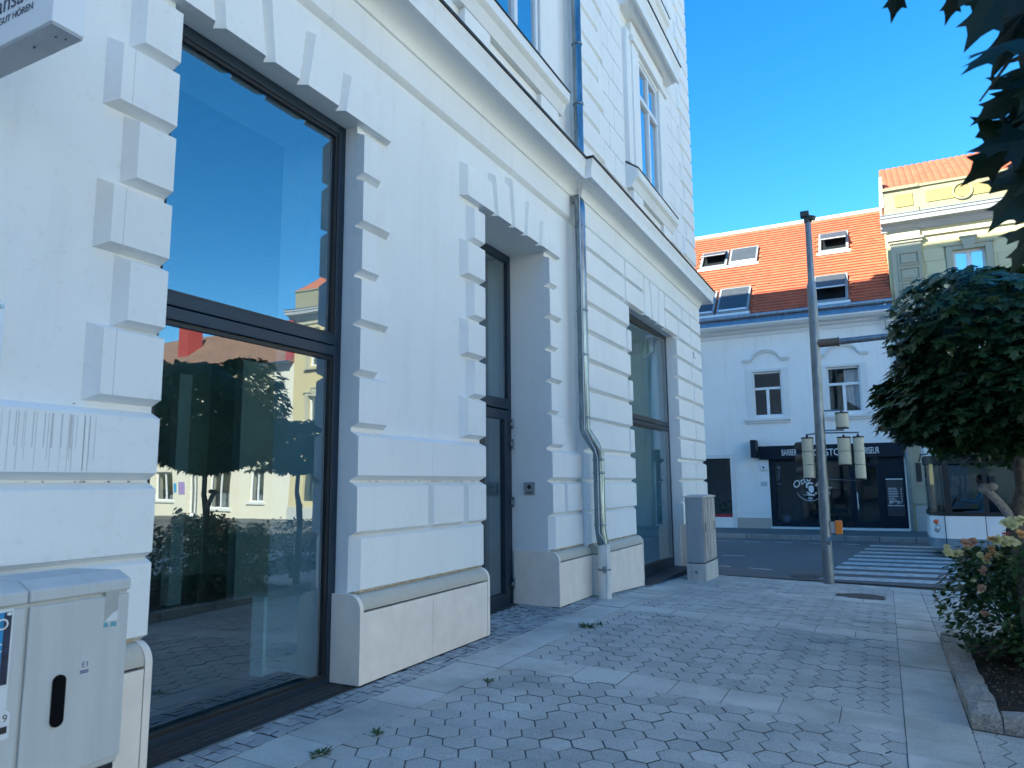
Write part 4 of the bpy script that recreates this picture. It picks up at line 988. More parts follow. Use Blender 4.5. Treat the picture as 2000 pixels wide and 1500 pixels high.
for h in yw:
    if h[2] < 1: B(h[0],h[1],YS+.15,YS+.16,h[2],h[3]).build('pane', SHOPGL, yb)
MB().box(.86,YX1,YS-.05,YS+.018,-.1,.62).build('stone_base', STONE, yb)
MB().box(.86,2.4,YS-.02,YS+.0185,.63,3.6).build('stone_pier', STONE, yb)
dpn = MB().tube([(.74,YS-.10,6.5),(.74,YS-.10,.05)],.05,10).build('downpipe', GALV, yb, smooth=True)

# ------------------------------------------------------------------ far side of the square, unseen: pale paving and houses added for bounced light
SQ = plain('pale_square_paving',(.52,.52,.50),.85,var=.15,scale=.8)
MB().add([(4.6,-60,-.02),(60,-60,-.02),(60,14.25,-.02),(4.6,14.25,-.02),(4.6,-60,-.7),(60,-60,-.7),(60,14.25,-.7),(4.6,14.25,-.7)],[(0,1,2,3),(4,7,6,5),(0,4,5,1),(1,5,6,2),(2,6,7,3),(3,7,4,0)]).build('square', SQ, kind='structure')
random.seed(31)
for k,(ya,yb_,hh_,colr,word) in enumerate(((-46,-24,11.5,(.80,.80,.74),'pale grey'),(-23.9,-4,13,(.82,.83,.82),'white'),(-3.9,13.5,12,(.80,.80,.74),'ivory'))):
    r = empty('added_town_house',(25,(ya+yb_)/2,0),word+' town house added unseen across the square, to bounce sunlight onto the shaded facade','building')  # sunlit fronts out of view, added to throw light back onto the facade
    hl = [(y_,y_+1.1,z_,z_+1.7) for z_ in (1.0,4.6,8.0) for y_ in [ya+1.5+q*2.9 for q in range(int((yb_-ya-2)/2.9))]]
    wm = stucco(word.replace(' ','_')+'_town_render',colr,amount=.3)
    wall_cells(grid_of(ya,yb_,hl,0),grid_of(-.5,hh_,hl,2),hl,20.4,20.0,'y').build('wall',wm,r)
    MB().box(30,30.4,ya,yb_,-.5,hh_).box(20.4,30,ya,ya+.3,-.5,hh_).box(20.4,30,yb_-.3,yb_,-.5,hh_).box(21.5,21.6,ya+.3,yb_-.3,-.5,hh_).build('wall',wm,r)
    for (a,b,c_,d_) in hl:
        f_ = MB().box(20.1,20.2,a,a+.08,c_,d_).box(20.1,20.2,b-.08,b,c_,d_).box(20.1,20.2,a+.08,b-.08,c_,c_+.08).box(20.1,20.2,a+.08,b-.08,d_-.08,d_).build('window',WFRAME,r); B(20.14,20.15,a+.05,b-.05,c_+.05,d_-.05).build('pane',GLASS2D,f_)
    MB().add([(19.6,ya,hh_),(19.6,yb_,hh_),(25,yb_,hh_+4),(25,ya,hh_+4),(30.6,yb_,hh_),(30.6,ya,hh_)],[(0,3,2,1),(3,5,4,2),(0,5,3),(1,2,4),(0,1,4,5)]).build('roof',plain(word+'_house_roof',(.40,.14,.07),.85),r)

r = empty('added_town_house',(8,-24,0),'sand coloured town house added unseen behind the camera, to block low sky light','building')  # unseen house added to shade the block sides from the low sky
hl = [(x_,x_+1.1,z_,z_+1.8) for z_ in (1.0,4.6,8.2) for x_ in [-2+q*2.8 for q in range(7)]]
wm = stucco('sand_render',(.70,.66,.58),amount=.3)
wall_cells(grid_of(-3.4,19.4,hl,0),grid_of(-.5,12,hl,2),hl,-22.4,-22.0,'x').build('wall',wm,r)
MB().box(-3.4,19.4,-30.4,-30,-.5,12).box(-3.4,-3.0,-30,-22.4,-.5,12).box(19,19.4,-30,-22.4,-.5,12).box(-3,19,-23.6,-23.5,-.5,12).build('wall',wm,r)
for (a,b,c_,d_) in hl:
    f_ = MB().box(a,a+.08,-22.2,-22.1,c_,d_).box(b-.08,b,-22.2,-22.1,c_,d_).box(a+.08,b-.08,-22.2,-22.1,c_,c_+.08).box(a+.08,b-.08,-22.2,-22.1,d_-.08,d_).build('window',WFRAME,r); B(a+.05,b-.05,-22.16,-22.15,c_+.05,d_-.05).build('pane',GLASS2D,f_)
MB().add([(-3.4,-21.6,12),(19.4,-21.6,12),(19.4,-26,14.5),(-3.4,-26,14.5),(19.4,-30.8,12),(-3.4,-30.8,12)],[(0,1,2,3),(3,2,4,5),(0,3,5),(1,4,2),(0,5,4,1)]).build('roof',plain('slate_roof',(.12,.10,.10),.85),r)

# ------------------------------------------------------------------ sunlit house further along the row (mirrored in the shop window)
crm = stucco('cream_render',(0.76,0.70,0.58),amount=.3)
BRT = piece_mat('brown_roof_tile', [(0.24,0.13,0.09),(0.30,0.17,0.12),(0.27,0.15,0.10)], island=True, speck=.1, stain=.2)
ch_ = empty('cream_house',(25,YS,0),'cream house with brown tiled roof mirrored in the left shop window','building')
hw = [(20.2,21.2,.9,2.5),(22.6,24.2,.5,2.6),(25.2,25.9,.1,2.6),(27.2,28.6,.9,2.5),(30.5,31.5,.9,2.5)]+[(a,a+1,4.3,6.0) for a in (20.2,23,26,29,32)]
wall_cells(grid_of(18.5,34,hw,0), grid_of(-.5,7.9,hw,2), hw, YS+.5, YS+.02, 'x').build('wall', crm, ch_)
MB().box(18.5,34,YS+8,YS+8.3,-.5,7.9).box(33.7,34,YS+.5,YS+8,-.5,7.9).build('rear_wall', crm, ch_)
MB().box(18.6,33.6,YS+1.5,YS+1.6,-.5,7.8).build('room_wall', INWALL, ch_)
for a,b,c_,d_ in hw:
    m = MB().box(a,a+.08,YS+.15,YS+.22,c_,d_).box(b-.08,b,YS+.15,YS+.22,c_,d_).box(a+.08,b-.08,YS+.15,YS+.22,d_-.08,d_).box(a+.08,b-.08,YS+.15,YS+.22,c_,c_+.08).box((a+b)/2-.04,(a+b)/2+.04,YS+.15,YS+.22,c_+.08,d_-.08)
    f_ = m.build('window', WFRAME, ch_); B(a+.05,b-.05,YS+.18,YS+.19,c_+.05,d_-.05).build('pane', GLASS2D, f_)
    MB().box(a-.15,b+.15,YS-.06,YS+.018,c_-.12,c_-.002).build('sill', TRIM, f_)
m = MB()
for r_ in range(24):
    x = 18.5
    while x < 33.9:
        s0 = r_*.21; y0 = YS-.3+s0*.8; z0 = 7.92+s0*.6; j = random.uniform(-.006,.006)
        m.add([(x+.004,y0,z0+.03+j),(x+.236,y0,z0+.03+j),(x+.236,y0+.18,z0+.14),(x+.004,y0+.18,z0+.14),(x+.004,y0,z0),(x+.236,y0,z0)],[(0,1,2,3),(4,5,1,0)]); x += .24
m.build('roof_tiles', BRT, ch_, kind='stuff')
MB().add([(18.5,YS-.3,7.9),(34,YS-.3,7.9),(34,YS+3.75,10.93),(18.5,YS+3.75,10.93),(34,YS+8.3,7.9),(18.5,YS+8.3,7.9)],[(0,1,2,3),(3,2,4,5),(0,3,5),(1,4,2)]).build('roof', plain('brown_roof',(.24,.13,.09),.85), ch_)
RED = plain('red_firewall',(.36,.05,.045),.8)
MB().box(28.2,29.0,YS+1.4,YS+2.4,9.0,11.4).box(18.52,18.9,YS-.2,YS+3.5,7.9,10.1).build('red_chimney', RED, ch_)
MB().tube([(18.5,YS-.36,7.9),(34,YS-.36,7.9)],.07,8).build('gutter', ZINC, ch_)
for (a,b,c_,d_,colr) in ((26.2,26.7,1.3,2.0,(.35,.25,.5)),(26.9,27.1,1.4,1.9,(.05,.3,.6))):
    o = B(a,b,YS-.01,YS+.015,c_,d_).build('wall_poster', plain('poster_ink',colr,.5)); tag(o,('violet' if colr[0]>.2 else 'blue')+' poster on the cream house front, mirrored in the glass','poster')

# ------------------------------------------------------------------ traffic light mast
TX,TY = -0.985,14.12
tz0 = gz(TX,TY)
tl = empty('traffic_light_mast',(TX,TY,tz0),'tall galvanised traffic light mast standing at the crossing kerb','traffic light')
MB().tube([(TX,TY,tz0-.05),(TX+.005,TY,1.0),(TX+.045,TY,4.85),(TX+.045,TY,5.28),(TX+.05,TY,5.34)],[.092,.090,.082,.080,.064],18).tube([(TX+.05,TY,5.30),(TX+.06,TY,6.55)],[.062,.052],16).build('mast', GALV, tl, smooth=True)
MB().tube([(TX+.06,TY,6.5),(TX+.06,TY,6.62)],.07,12).box(TX-.06,TX+.09,TY-.10,TY+.05,6.60,6.70).tube([(TX+.10,TY-.02,6.58),(TX+.18,TY-.06,6.54)],.05,10).build('mast_head', plain('dark_steel',(.06,.065,.07),.5,.5), tl)
MB().tube([(TX+.08,TY,.60),(TX+.005,TY,.62),(TX+.003,TY,.63)],.101,14).build('mast_band', GALV, tl)
MB().tube([(TX+.04,TY,4.17),(TX+.42,TY,4.17)],.075,14).tube([(TX+.42,TY,4.17),(TX+.45,TY,4.17)],.085,14).build('arm_sleeve', plain('rusty_sleeve',(.16,.12,.10),.7,.4), tl, smooth=True)
MB().tube([(TX+.45,TY,4.17),(TX+5.6,TY+.1,4.30)],[.058,.045],12).build('arm', GALV, tl, smooth=True)
SIGB = plain('beige_signal_back',(.52,.49,.37),.5,var=.06)
def sigbox(x0,x1,z0,z1,n,yc):
    s = MB(); w = (x1-x0); cy = yc
    prof = []
    for k in range(9):
        a = math.pi*k/8; prof.append((x0+w/2-w/2*math.cos(a)*1.0, cy-.07*math.sin(a)**.7))
    poly_ = [(x,y_) for x,y_ in prof]+[(x1,cy+.16),(x0,cy+.16)]
    hh = (z1-z0)/n
    o = None
    for k in range(n):
        s.prism([(x,y_,0) for x,y_ in poly_],(0,0,z0+k*hh+.003),(0,0,z0+(k+1)*hh-.003))
    o = s.build('signal_head', SIGB, tl, bevel=.006)
    MB().prism([(x,y_,0) for x,y_ in [((x-(x0+x1)/2)*1.06+(x0+x1)/2,(y_-cy)*1.06+cy) for x,y_ in poly_]],(0,0,z1),(0,0,z1+.022)).box((x0+x1)/2-.02,(x0+x1)/2+.02,cy+.02,cy+.06,z1+.02,z1+.06).prism([(x,y_,0) for x,y_ in poly_],(0,0,z0-.018),(0,0,z0)).build('end_cap', DARK, o)
    for k in range(n):
        zc = z0+(k+.5)*hh
        MB().tube([((x0+x1)/2-.02,cy+.16,zc),((x0+x1)/2-(.20 if n == 3 and x0 < -1 else .03),cy+.34,zc)],w*.42,14,caps=False).build('visor', DARK, o)
    return o
sigbox(-1.285,-1.095,1.72,2.43,3,TY-.02); sigbox(-.69,-.475,1.95,2.42,2,TY); sigbox(-.435,-.265,1.70,2.42,3,TY); sigbox(-.695,-.485,2.61,2.86,1,TY)
MB().tube([(-1.21,TY+.03,2.50),(TX,TY+.03,2.53),(-.33,TY+.03,2.51)],.014,8).tube([(TX,TY+.03,2.93),(-.58,TY+.03,2.92)],.014,8).tube([(TX,TY+.03,2.57),(-.57,TY+.03,2.565)],.014,8).tube([(TX,TY+.03,1.70),(-.35,TY+.03,1.66)],.006,6).build('bracket', GALV, tl)
MB().box(-.82,-.705,TY-.06,TY+.06,.73,.965).build('push_button_box', plain('orange_box',(.75,.22,.03),.4), tl, bevel=.012)
MB().box(-.90,-.821,TY-.045,TY+.045,.75,.945).build('button_mount', plain('mount_grey',(.35,.35,.36),.5), tl)
mh = MB().tube([(-.44,12.48,gz(-.44,12.48)-.05),(-.44,12.48,gz(-.44,12.48)+.002)],.33,28)
mho = mh.build('manhole_cover', plain('cast_iron_cover',(.09,.08,.075),.7,.4,var=.4,scale=40,bmp=.8,bscale=30)); tag(mho,'round dark manhole cover in the paving before the kerb','manhole cover')

# ------------------------------------------------------------------ utility cabinets
def cab_mat(name, c, streak):
    m, nt, bs = newmat(name)
    n1 = ramp(nt, noise(nt, 3.0, 6, 0.65, stretch=(4,4,0.35)), [(0.42,0.0),(0.62,1.0)])
    mu = nt.nodes.new('ShaderNodeMath'); mu.operation='MULTIPLY'; mu.inputs[1].default_value = streak; nt.links.new(n1, mu.inputs[0])
    b_ = mixrgb(nt, mu.outputs[0], c, (0.17,0.155,0.155))
    n2 = ramp(nt, noise(nt, 40, 5, 0.7), [(0.5,0.0),(0.75,1.0)]); mu2 = nt.nodes.new('ShaderNodeMath'); mu2.operation='MULTIPLY'; mu2.inputs[1].default_value = streak*.5; nt.links.new(n2, mu2.inputs[0])
    nt.links.new(mixrgb(nt, mu2.outputs[0], b_, (0.2,0.19,0.19)), bs.inputs['Base Color']); bs.inputs['Roughness'].default_value = .6
    return m
CABG = cab_mat('cabinet_grey',(.55,.56,.55),.12); CABD = cab_mat('weathered_cabinet_door',(.50,.49,.48),.95); CABS = cab_mat('cabinet_side',(.34,.37,.40),.15); CABB = cab_mat('cabinet_base',(.56,.56,.55),.4)
c1 = empty('utility_cabinet',(-3.3,1.6,.1),'large pale grey two door utility cabinet with posters against the wall','utility cabinet')
y0,y1 = .62,2.20; xf = -3.10; xb = -3.53
MB().box(xb,xf-.012,y0,y1,.46,1.205).build('body', CABG, c1, bevel=.01)
MB().box(xb+.02,xf-.05,y0+.03,y1-.03,.06,.455).build('base', CABB, c1, bevel=.01)
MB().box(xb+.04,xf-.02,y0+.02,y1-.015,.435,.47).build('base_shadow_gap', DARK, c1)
MB().ext_y([(xb-.02,1.20),(xf+.006,1.20),(xf+.006,1.25),(xf-.08,1.285),(xb-.02,1.275)],y0-.02,1.758).ext_y([(xb-.02,1.20),(xf+.006,1.20),(xf+.006,1.25),(xf-.08,1.285),(xb-.02,1.275)],1.762,y1+.004).build('roof', CABG, c1, bevel=.008)
MB().box(xf-.011,xf+.002,y0,1.752,.49,1.185).build('door', CABG, c1, bevel=.005)
d2 = MB().box(xf-.011,xf+.002,1.768,y1,.49,1.185).build('door', CABG, c1, bevel=.005)
hh = MB(); pr = []
for k in range(17):
    a = math.pi*k/16; pr.append((1.905-.0262*math.cos(a), .868+.0262*math.sin(a)))
for k in range(17):
    a = math.pi*k/16; pr.append((1.905+.0262*math.cos(a), .715-.0262*math.sin(a)))
hh.ext_x(pr[::-1], xf+.0025, xf+.012); hh.build('handle_recess', plain('black_recess',(.006,.006,.007),.95,spec=.1), d2)
st = empty('sticker',(xf,2.02,.9),'tiny blue lettered sticker on the right door of the large cabinet','sticker')
text('E',.032,'letter',plain('sticker_blue',(.02,.03,.16),.5),st,(xf+.003,1.998,.902),ROT_PX,.0003)
text('I',.032,'letter',plain('sticker_blue2',(.02,.03,.16),.5),st,(xf+.003,2.019,.902),ROT_PX,.0003)
MB().box(xf+.0025,xf+.003,1.992,2.03,.884,.889).box(xf+.0025,xf+.003,1.992,2.03,.877,.881).build('line', plain('sticker_blue3',(.02,.03,.16),.5), st)
tp = empty('torn_sticker',(xf,2.1,1.1),'torn remains of a white sticker high on the cabinet door','sticker')
MB().add([(xf+.0028,2.085,1.205),(xf+.0028,2.148,1.205),(xf+.0028,2.148,1.075),(xf+.0028,2.085,1.075)],[(0,1,2,3)]).build('residue', plain('glue_residue',(.42,.42,.40),.7), tp)
MB().prism([(0,2.088,1.075),(0,2.147,1.075),(0,2.147,1.115),(0,2.125,1.108),(0,2.102,1.088)],(xf+.003,0,0),(xf+.0036,0,0)).build('paper', plain('torn_paper',(.72,.73,.74),.7), tp)
MB().prism([(0,2.083,1.052),(0,2.108,1.050),(0,2.100,1.070),(0,2.086,1.072)],(xf+.003,0,0),(xf+.0034,0,0)).prism([(0,2.115,1.050),(0,2.145,1.048),(0,2.143,1.068),(0,2.118,1.070)],(xf+.003,0,0),(xf+.0034,0,0)).build('print_scrap', plain('teal_print',(.12,.34,.40),.6), tp)
po = empty('poster',(xf,1.6,1.0),'blue concert poster stuck on the left door of the large cabinet','poster')
MB().box(xf+.0025,xf+.004,1.42,1.706,.80,1.192).build('sheet', plain('poster_white',(.72,.74,.76),.6), po)
MB().box(xf+.0042,xf+.0047,1.43,1.672,.905,1.18).build('blue_print', plain('poster_cyan',(.02,.26,.55),.5,var=.5,scale=12), po)
MB().box(xf+.0042,xf+.0049,1.672,1.700,.905,1.18).build('dark_print', plain('poster_navy',(.012,.02,.06),.5,var=.6,scale=25), po)
text('CKO',.06,'lettering',WP,po,(xf+.0052,1.56,1.115),ROT_PX,.0003)
text('ANC',.05,'lettering',WP,po,(xf+.0052,1.565,1.03),ROT_PX,.0003)
MB().ball((xf+.0052,1.69,1.172),.0006,.010,.006).build('print_mark', WP, po)
tk = empty('flyer',(xf,1.68,.75),'white flyer with black print below the blue poster','flyer')
MB().prism([(0,1.50,.70),(0,1.722,.70),(0,1.722,.79),(0,1.712,.805),(0,1.50,.805)],(xf+.0055,0,0),(xf+.0062,0,0)).build('sheet', plain('flyer_white',(.75,.76,.78),.6), tk)
INK = plain('black_ink',(.015,.015,.02),.6)
text('19',.04,'lettering',INK,tk,(xf+.0066,1.673,.765),ROT_PX,.0003)
MB().box(xf+.0064,xf+.0066,1.60,1.714,.722,.748).build('print_bar', INK, tk)

c2 = empty('utility_cabinet',(-3.05,13.7,-.05),'slim weathered utility cabinet with stained doors at the building corner','utility cabinet')
X0,X1,Y0,Y1 = -3.20,-2.885,13.0,14.02
g0 = gz(-2.9,13.0)
MB().box(X0-.01,X1+.012,Y0-.012,Y1+.012,g0-.1,.235).build('base', CABB, c2, bevel=.008)
MB().box(X0,X1-.012,Y0,Y1,.25,1.385).build('body', CABS, c2, bevel=.01)
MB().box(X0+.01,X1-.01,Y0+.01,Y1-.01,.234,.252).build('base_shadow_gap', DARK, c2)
MB().ext_x([(Y0-.02,1.385),(Y0-.02,1.41),((Y0+Y1)/2,1.435),(Y1+.02,1.41),(Y1+.02,1.385)],X0-.02,X1+.02).build('roof', CABG, c2, bevel=.006)
for a,b in ((Y0+.01,(Y0+Y1)/2-.004),((Y0+Y1)/2+.004,Y1-.01)):
    d = MB().box(X1-.011,X1+.003,a,b,.28,1.37).build('door', CABD, c2, bevel=.004)
    yy = a+.09 if a < 13.3 else b-.16
    MB().box(X1+.003,X1+.006,yy,yy+.06,.78,.95).build('handle_recess', DARK, d, bevel=.01)
MB().tube([((X0+X1)/2,Y0-.013,.09),((X0+X1)/2,Y0-.017,.09)],.028,14).build('lock', GALV, c2)

# ------------------------------------------------------------------ projecting light box sign and wall plaque
sg = empty('light_box_sign',(-3.3,1.65,3.6),'white projecting light box sign with dark lettering at the top left','sign')
sx1,sy0,sy1,sz0 = -2.98,1.594,1.734,3.602
MB().box(-3.77,sx1,sy0,sy1,sz0+.012,4.35).build('case', plain('white_acrylic',(.82,.84,.86),.35,var=.03), sg, bevel=.004)
MB().box(-3.77,sx1-.004,sy0+.004,sy1-.004,sz0,sz0+.0115).build('bottom_panel', plain('grey_aluminium',(.42,.43,.45),.5,.2), sg)
MB().tube([(-3.04,1.69,sz0-.001),(-3.04,1.69,sz0-.004)],.004,8).tube([(-3.06,1.66,sz0-.001),(-3.06,1.66,sz0-.004)],.005,8).tube([(-3.22,1.66,sz0-.001),(-3.22,1.66,sz0-.004)],.005,8).build('screw', DARK, sg)
SGB = plain('sign_navy',(.008,.03,.075),.4)
text('NATÜRLICH GUT HÖREN',.046,'lettering',SGB,sg,(-3.126,sy0-.0015,3.717),ROT_NY,.0008,'RIGHT')
text('ansata',.125,'lettering',SGB,sg,(-3.11,sy0-.0015,3.775),ROT_NY,.0008,'RIGHT')
pq = empty('wall_plaque',(-3.76,1.8,2.4),'acrylic wall plaque with steel standoff screw at the left edge','plaque')
MB().box(-3.748,-3.742,1.55,1.905,2.25,2.56).build('panel', plain('acrylic_pale',(.70,.76,.82),.15,var=.05), pq, bevel=.002)
MB().box(-3.7418,-3.7412,1.55,1.893,2.29,2.44).build('print', plain('plaque_print',(.66,.62,.70),.4,var=.05), pq)
MB().tube([(-3.77,1.886,2.535),(-3.733,1.886,2.535)],.010,12).build('standoff', ZINC, pq)

# ------------------------------------------------------------------ planter bed
bed = empty('flower_bed',(.5,6.0,0),'raised flower bed edged with rough granite blocks','planter')
random.seed(21)
def stone(x0,x1,y0,y1,z1):
    j = lambda a=.012: random.uniform(-a,a)
    m = MB()
    nx_,ny_ = 3,3
    pts = {}
    base = gz(x0,y0)-.06
    top = [[(x0+(x1-x0)*i/3+(j() if 0<i<3 else j(.008)), y0+(y1-y0)*k/3+(j() if 0<k<3 else j(.004)), z1+j(.010)-(.012 if i in(0,3) or k in(0,3) else 0)) for i in range(4)] for k in range(4)]
    vs_ = [p for row in top for p in row]; fs = [(k*4+i,k*4+i+1,k*4+i+5,k*4+i+4) for k in range(3) for i in range(3)]
    ring = [0,1,2,3,7,11,15,14,13,12,8,4]; n = len(vs_)
    for q in ring:
        p = vs_[q]; vs_.append((p[0]+j(.006)+(.006 if p[0]>(x0+x1)/2 else -.006), p[1]+j(.004), (z1+base)/2+j(.01)))
    for q in ring:
        p = vs_[q]; vs_.append((p[0]+j(.006), p[1]+j(.004), base))
    L = len(ring)
    for a in range(L):
        b_ = (a+1)%L
        fs.append((ring[b_],ring[a],n+a,n+b_)); fs.append((n+b_,n+a,n+L+a,n+L+b_))
    m.add(vs_,fs); m.build('kerb_stone', GRAN, bed, smooth=False)
y = 6.02
while y < 9.0:
    l = random.uniform(.28,.5); y1_ = min(y+l,9.02); stone(.415,.595,y+.005,y1_-.005,.095+random.uniform(-.01,.01)); y = y1_
x = .60
while x < 4.2:
    l = random.uniform(.3,.5); stone(x+.005,x+l-.005,6.02,6.19,.095+random.uniform(-.01,.01)); x += l
x = .60
while x < 4.2:
    l = random.uniform(.3,.5); stone(x+.005,x+l-.005,8.86,9.02,.09+random.uniform(-.01,.01)); x += l
m = MB(); n1,n2 = 40,32
for k in range(n2+1):
    for i in range(n1+1):
        m.v.append((.57+3.6*i/n1, 6.15+2.75*k/n2, .055+random.uniform(-.02,.025)))
for k in range(n2):
    for i in range(n1): a = k*(n1+1)+i; m.f.append((a,a+1,a+n1+2,a+n1+1))
m.build('soil', SOIL, bed)
m = MB()
for k in range(900):
    x,y = .62+random.random()**1.5*2.2, 6.22+random.random()*2.6; a = random.random()*6.28; s = random.uniform(.01,.03); z_ = .085
    m.add([(x,y,z_),(x+s*math.cos(a),y+s*math.sin(a),z_+random.uniform(0,.015)),(x+s*.4*math.cos(a+1.2),y+s*.4*math.sin(a+1.2),z_+random.uniform(0,.02))],[(0,1,2)])
m.build('bark_mulch', piece_mat('mulch',[(.05,.03,.02),(.14,.09,.06),(.22,.17,.13)],island=True,speck=.1), bed, kind='stuff')

# ------------------------------------------------------------------ trees
HALF = [(.08,-.03),(.24,-.09),(.44,-.10),(.33,.01),(.30,.08),(.40,.13),(.50,.22),(.60,.24),(.78,.36),(.60,.37),(.50,.42),(.46,.52),(.36,.45),(.22,.43),(.20,.56),(.24,.66),(.32,.76),(.18,.75),(.09,.86)]
LEAF = [(0,0)]+HALF+[(0,1.08)]+[(-x,y) for x,y in HALF[::-1]]
def add_leaf(m, p, d, n, s, outline=LEAF, fold=.16):
    d = d.normalized(); n = (n-d*n.dot(d)).normalized(); r = d.cross(n)
    b = len(m.v)
    m.v.append(tuple(p+d*(s*.3)))
    for x,y in outline: m.v.append(tuple(p+r*(x*s)+d*(y*s)-n*(abs(x)*fold*s)-n*(max(0,y-.4)*.25*s)))
    k = len(outline)
    for i in range(k): m.f.append((b,b+1+i,b+1+(i+1)%k))
MAPLE = leaf_mat('maple_leaf',(.020,.046,.020),(.058,.10,.038),trans=.2,rough=.38)
def crown_mesh(cx,cy,zc,rx,ry,rzt,rzb,n,s0,s1,seed):
    rnd = random.Random(seed); m = MB()
    lob = [(rnd.uniform(0,6.28),rnd.uniform(-.7,1.0),rnd.uniform(.10,.30)) for _ in range(22)]
    for k in range(n):
        u = rnd.uniform(-1,1); th = rnd.uniform(0,2*math.pi); q = math.sqrt(1-u*u)
        dirv = Vector((q*math.cos(th), q*math.sin(th), u))
        bumpy = 1.0
        for a,e,w in lob:
            dd = Vector((math.cos(a)*math.cos(e),math.sin(a)*math.cos(e),math.sin(e))).dot(dirv)
            bumpy += w*max(0,(dd-.75)/.25)**2-.012
        rad = (rnd.random()**.33 if k%4 == 0 else 1-.24*rnd.random()**1.3)*bumpy
        p = Vector((cx+rx*rad*dirv.x, cy+ry*rad*dirv.y, zc+(rzt if dirv.z>0 else rzb)*rad*dirv.z))
        if p.z < zc-rzb*.93 and rnd.random() < .5: continue
        out = Vector((dirv.x,dirv.y,0)); out = out.normalized() if out.length > .01 else Vector((1,0,0))
        d = out+Vector((rnd.gauss(0,.45),rnd.gauss(0,.45),-.55+rnd.gauss(0,.3)))
        nn = Vector((0,0,1))+out*.55+Vector((rnd.gauss(0,.25),rnd.gauss(0,.25),0))
        add_leaf(m, p, d, nn, rnd.uniform(s0,s1))
    return m
def limbs(m, base, zfork, tips, r0, rnd):
    for t in tips:
        p0 = Vector(base); p3 = Vector(t); mid = (p0+p3)/2+Vector((rnd.uniform(-.1,.1),rnd.uniform(-.1,.1),-.08))
        m.tube([p0,mid,p3],[r0,r0*.6,r0*.2],7)
def tree(name,x,y,zc,rx,rzt,rzb,n,label,seed,stub=False,crown=True):
    rnd = random.Random(seed); g = gz(min(x,.8),y)-.05
    t = empty(name,(x,y,g),label,'tree','globe maples along the flower bed')
    MB().tube([(x,y,g-.1),(x+.0,y,.5),(x-.02,y+.01,1.05),(x-.02,y,1.34)],[.065,.052,.048,.055],12).tube([(x-.02,y,1.30),(x+.05,y,1.55),(x+.045,y,1.80),(x+.06,y,2.4)],[.050,.040,.038,.03],10).build('trunk', BARK, t, smooth=True)
    if stub:
        MB().tube([(x-.02,y,1.30),(x-.12,y-.02,1.46),(x-.20,y-.03,1.565)],[.042,.034,.034],10).ball((x-.215,y-.03,1.585),.052,.048,.045).ball((x-.165,y-.05,1.60),.04,.04,.035).build('pruned_branch', plain('pale_cut_bark',(.30,.28,.26),.85,var=.5,scale=60,bmp=1,bscale=80), t, smooth=True)
    m = MB(); tips = [(x+rx*.75*math.cos(a),y+rx*.75*math.sin(a),zc+rnd.uniform(-.3,.6)) for a in [i*.9 for i in range(7)]]
    limbs(m,(x+.05,y,1.85),0,tips,.022,rnd); m.build('limb', BARK, t)
    crown_mesh(x+.06,y,zc,rx,rx,rzt,rzb,n,.06,.135,seed).build('crown', MAPLE, t)
    return t
tree('maple_tree',.985,7.40,2.50,1.20,1.13,.82,9500,'dark globe maple with pruned branch stub, right in front of the yellow house',5,True)
tree('maple_tree',1.27,9.60,2.30,.95,.62,.55,2200,'smaller maple standing behind the globe maple with the stub',23)
# ------------------------------------------------------------------ tree whose branch hangs in at the top right, near the lens
t3 = empty('maple_tree',(1.75,3.0,-.05),'maple whose large leaves hang into the top right corner','tree','globe maples along the flower bed')
MB().tube([(1.75,3.0,-.15),(1.75,3.0,1.2),(1.74,3.0,2.2),(1.70,2.95,2.9)],[.075,.06,.05,.03],12).build('trunk', BARK, t3, smooth=True)
crown_mesh(1.98,3.0,3.15,1.10,1.10,.95,.75,2600,.11,.16,9).build('crown', MAPLE, t3)
MB().tube([(1.72,2.98,2.5),(1.2,2.85,3.0),(.75,2.72,3.1),(.45,2.62,2.98),(.36,2.60,2.86)],[.02,.014,.010,.006,.003],7).tube([(.75,2.72,3.1),(.55,2.70,2.80),(.47,2.70,2.55)],[.007,.005,.003],6).tube([(1.2,2.85,3.0),(.6,2.6,3.28),(.3,2.52,3.28)],[.009,.006,.003],6).build('branch', BARK, t3)
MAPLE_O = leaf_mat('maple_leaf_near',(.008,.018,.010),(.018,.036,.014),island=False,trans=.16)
lm = MB(); add_leaf(lm, Vector((0,0,0)), Vector((0,1,0)), Vector((0,0,1)), 1.0)
proto = None
def at(px,py,depth):
    v = CF+CR*((px-1000)/1400)+CU*((750-py)/1400); return Vector((0,0,H))+v*depth
NEAR = [  # stalk pixel, tip pixel, depth, length scale handled by pixels
 (1985,-60,1890,70,2.30),(2030,-20,1935,125,2.35),(2050,20,1985,140,2.4),(1990,75,1882,120,2.25),
 (2030,150,1905,225,2.3),(2035,170,1960,270,2.4),(2010,190,1925,228,2.5),(2060,200,1975,262,2.3),
 (2015,270,1900,285,2.25),(2010,250,1897,350,2.35),(2055,270,1955,330,2.4),(2040,330,1935,430,2.3),(2030,300,1990,400,2.45),
 (2050,400,1985,470,2.35),(2045,430,1970,520,2.5),(1765,-60,1742,34,2.4),(1880,-50,1843,40,2.4),(1935,-60,1905,30,2.5),(2070,100,1990,200,2.2),(2075,330,1985,372,2.2)]
random.seed(4)
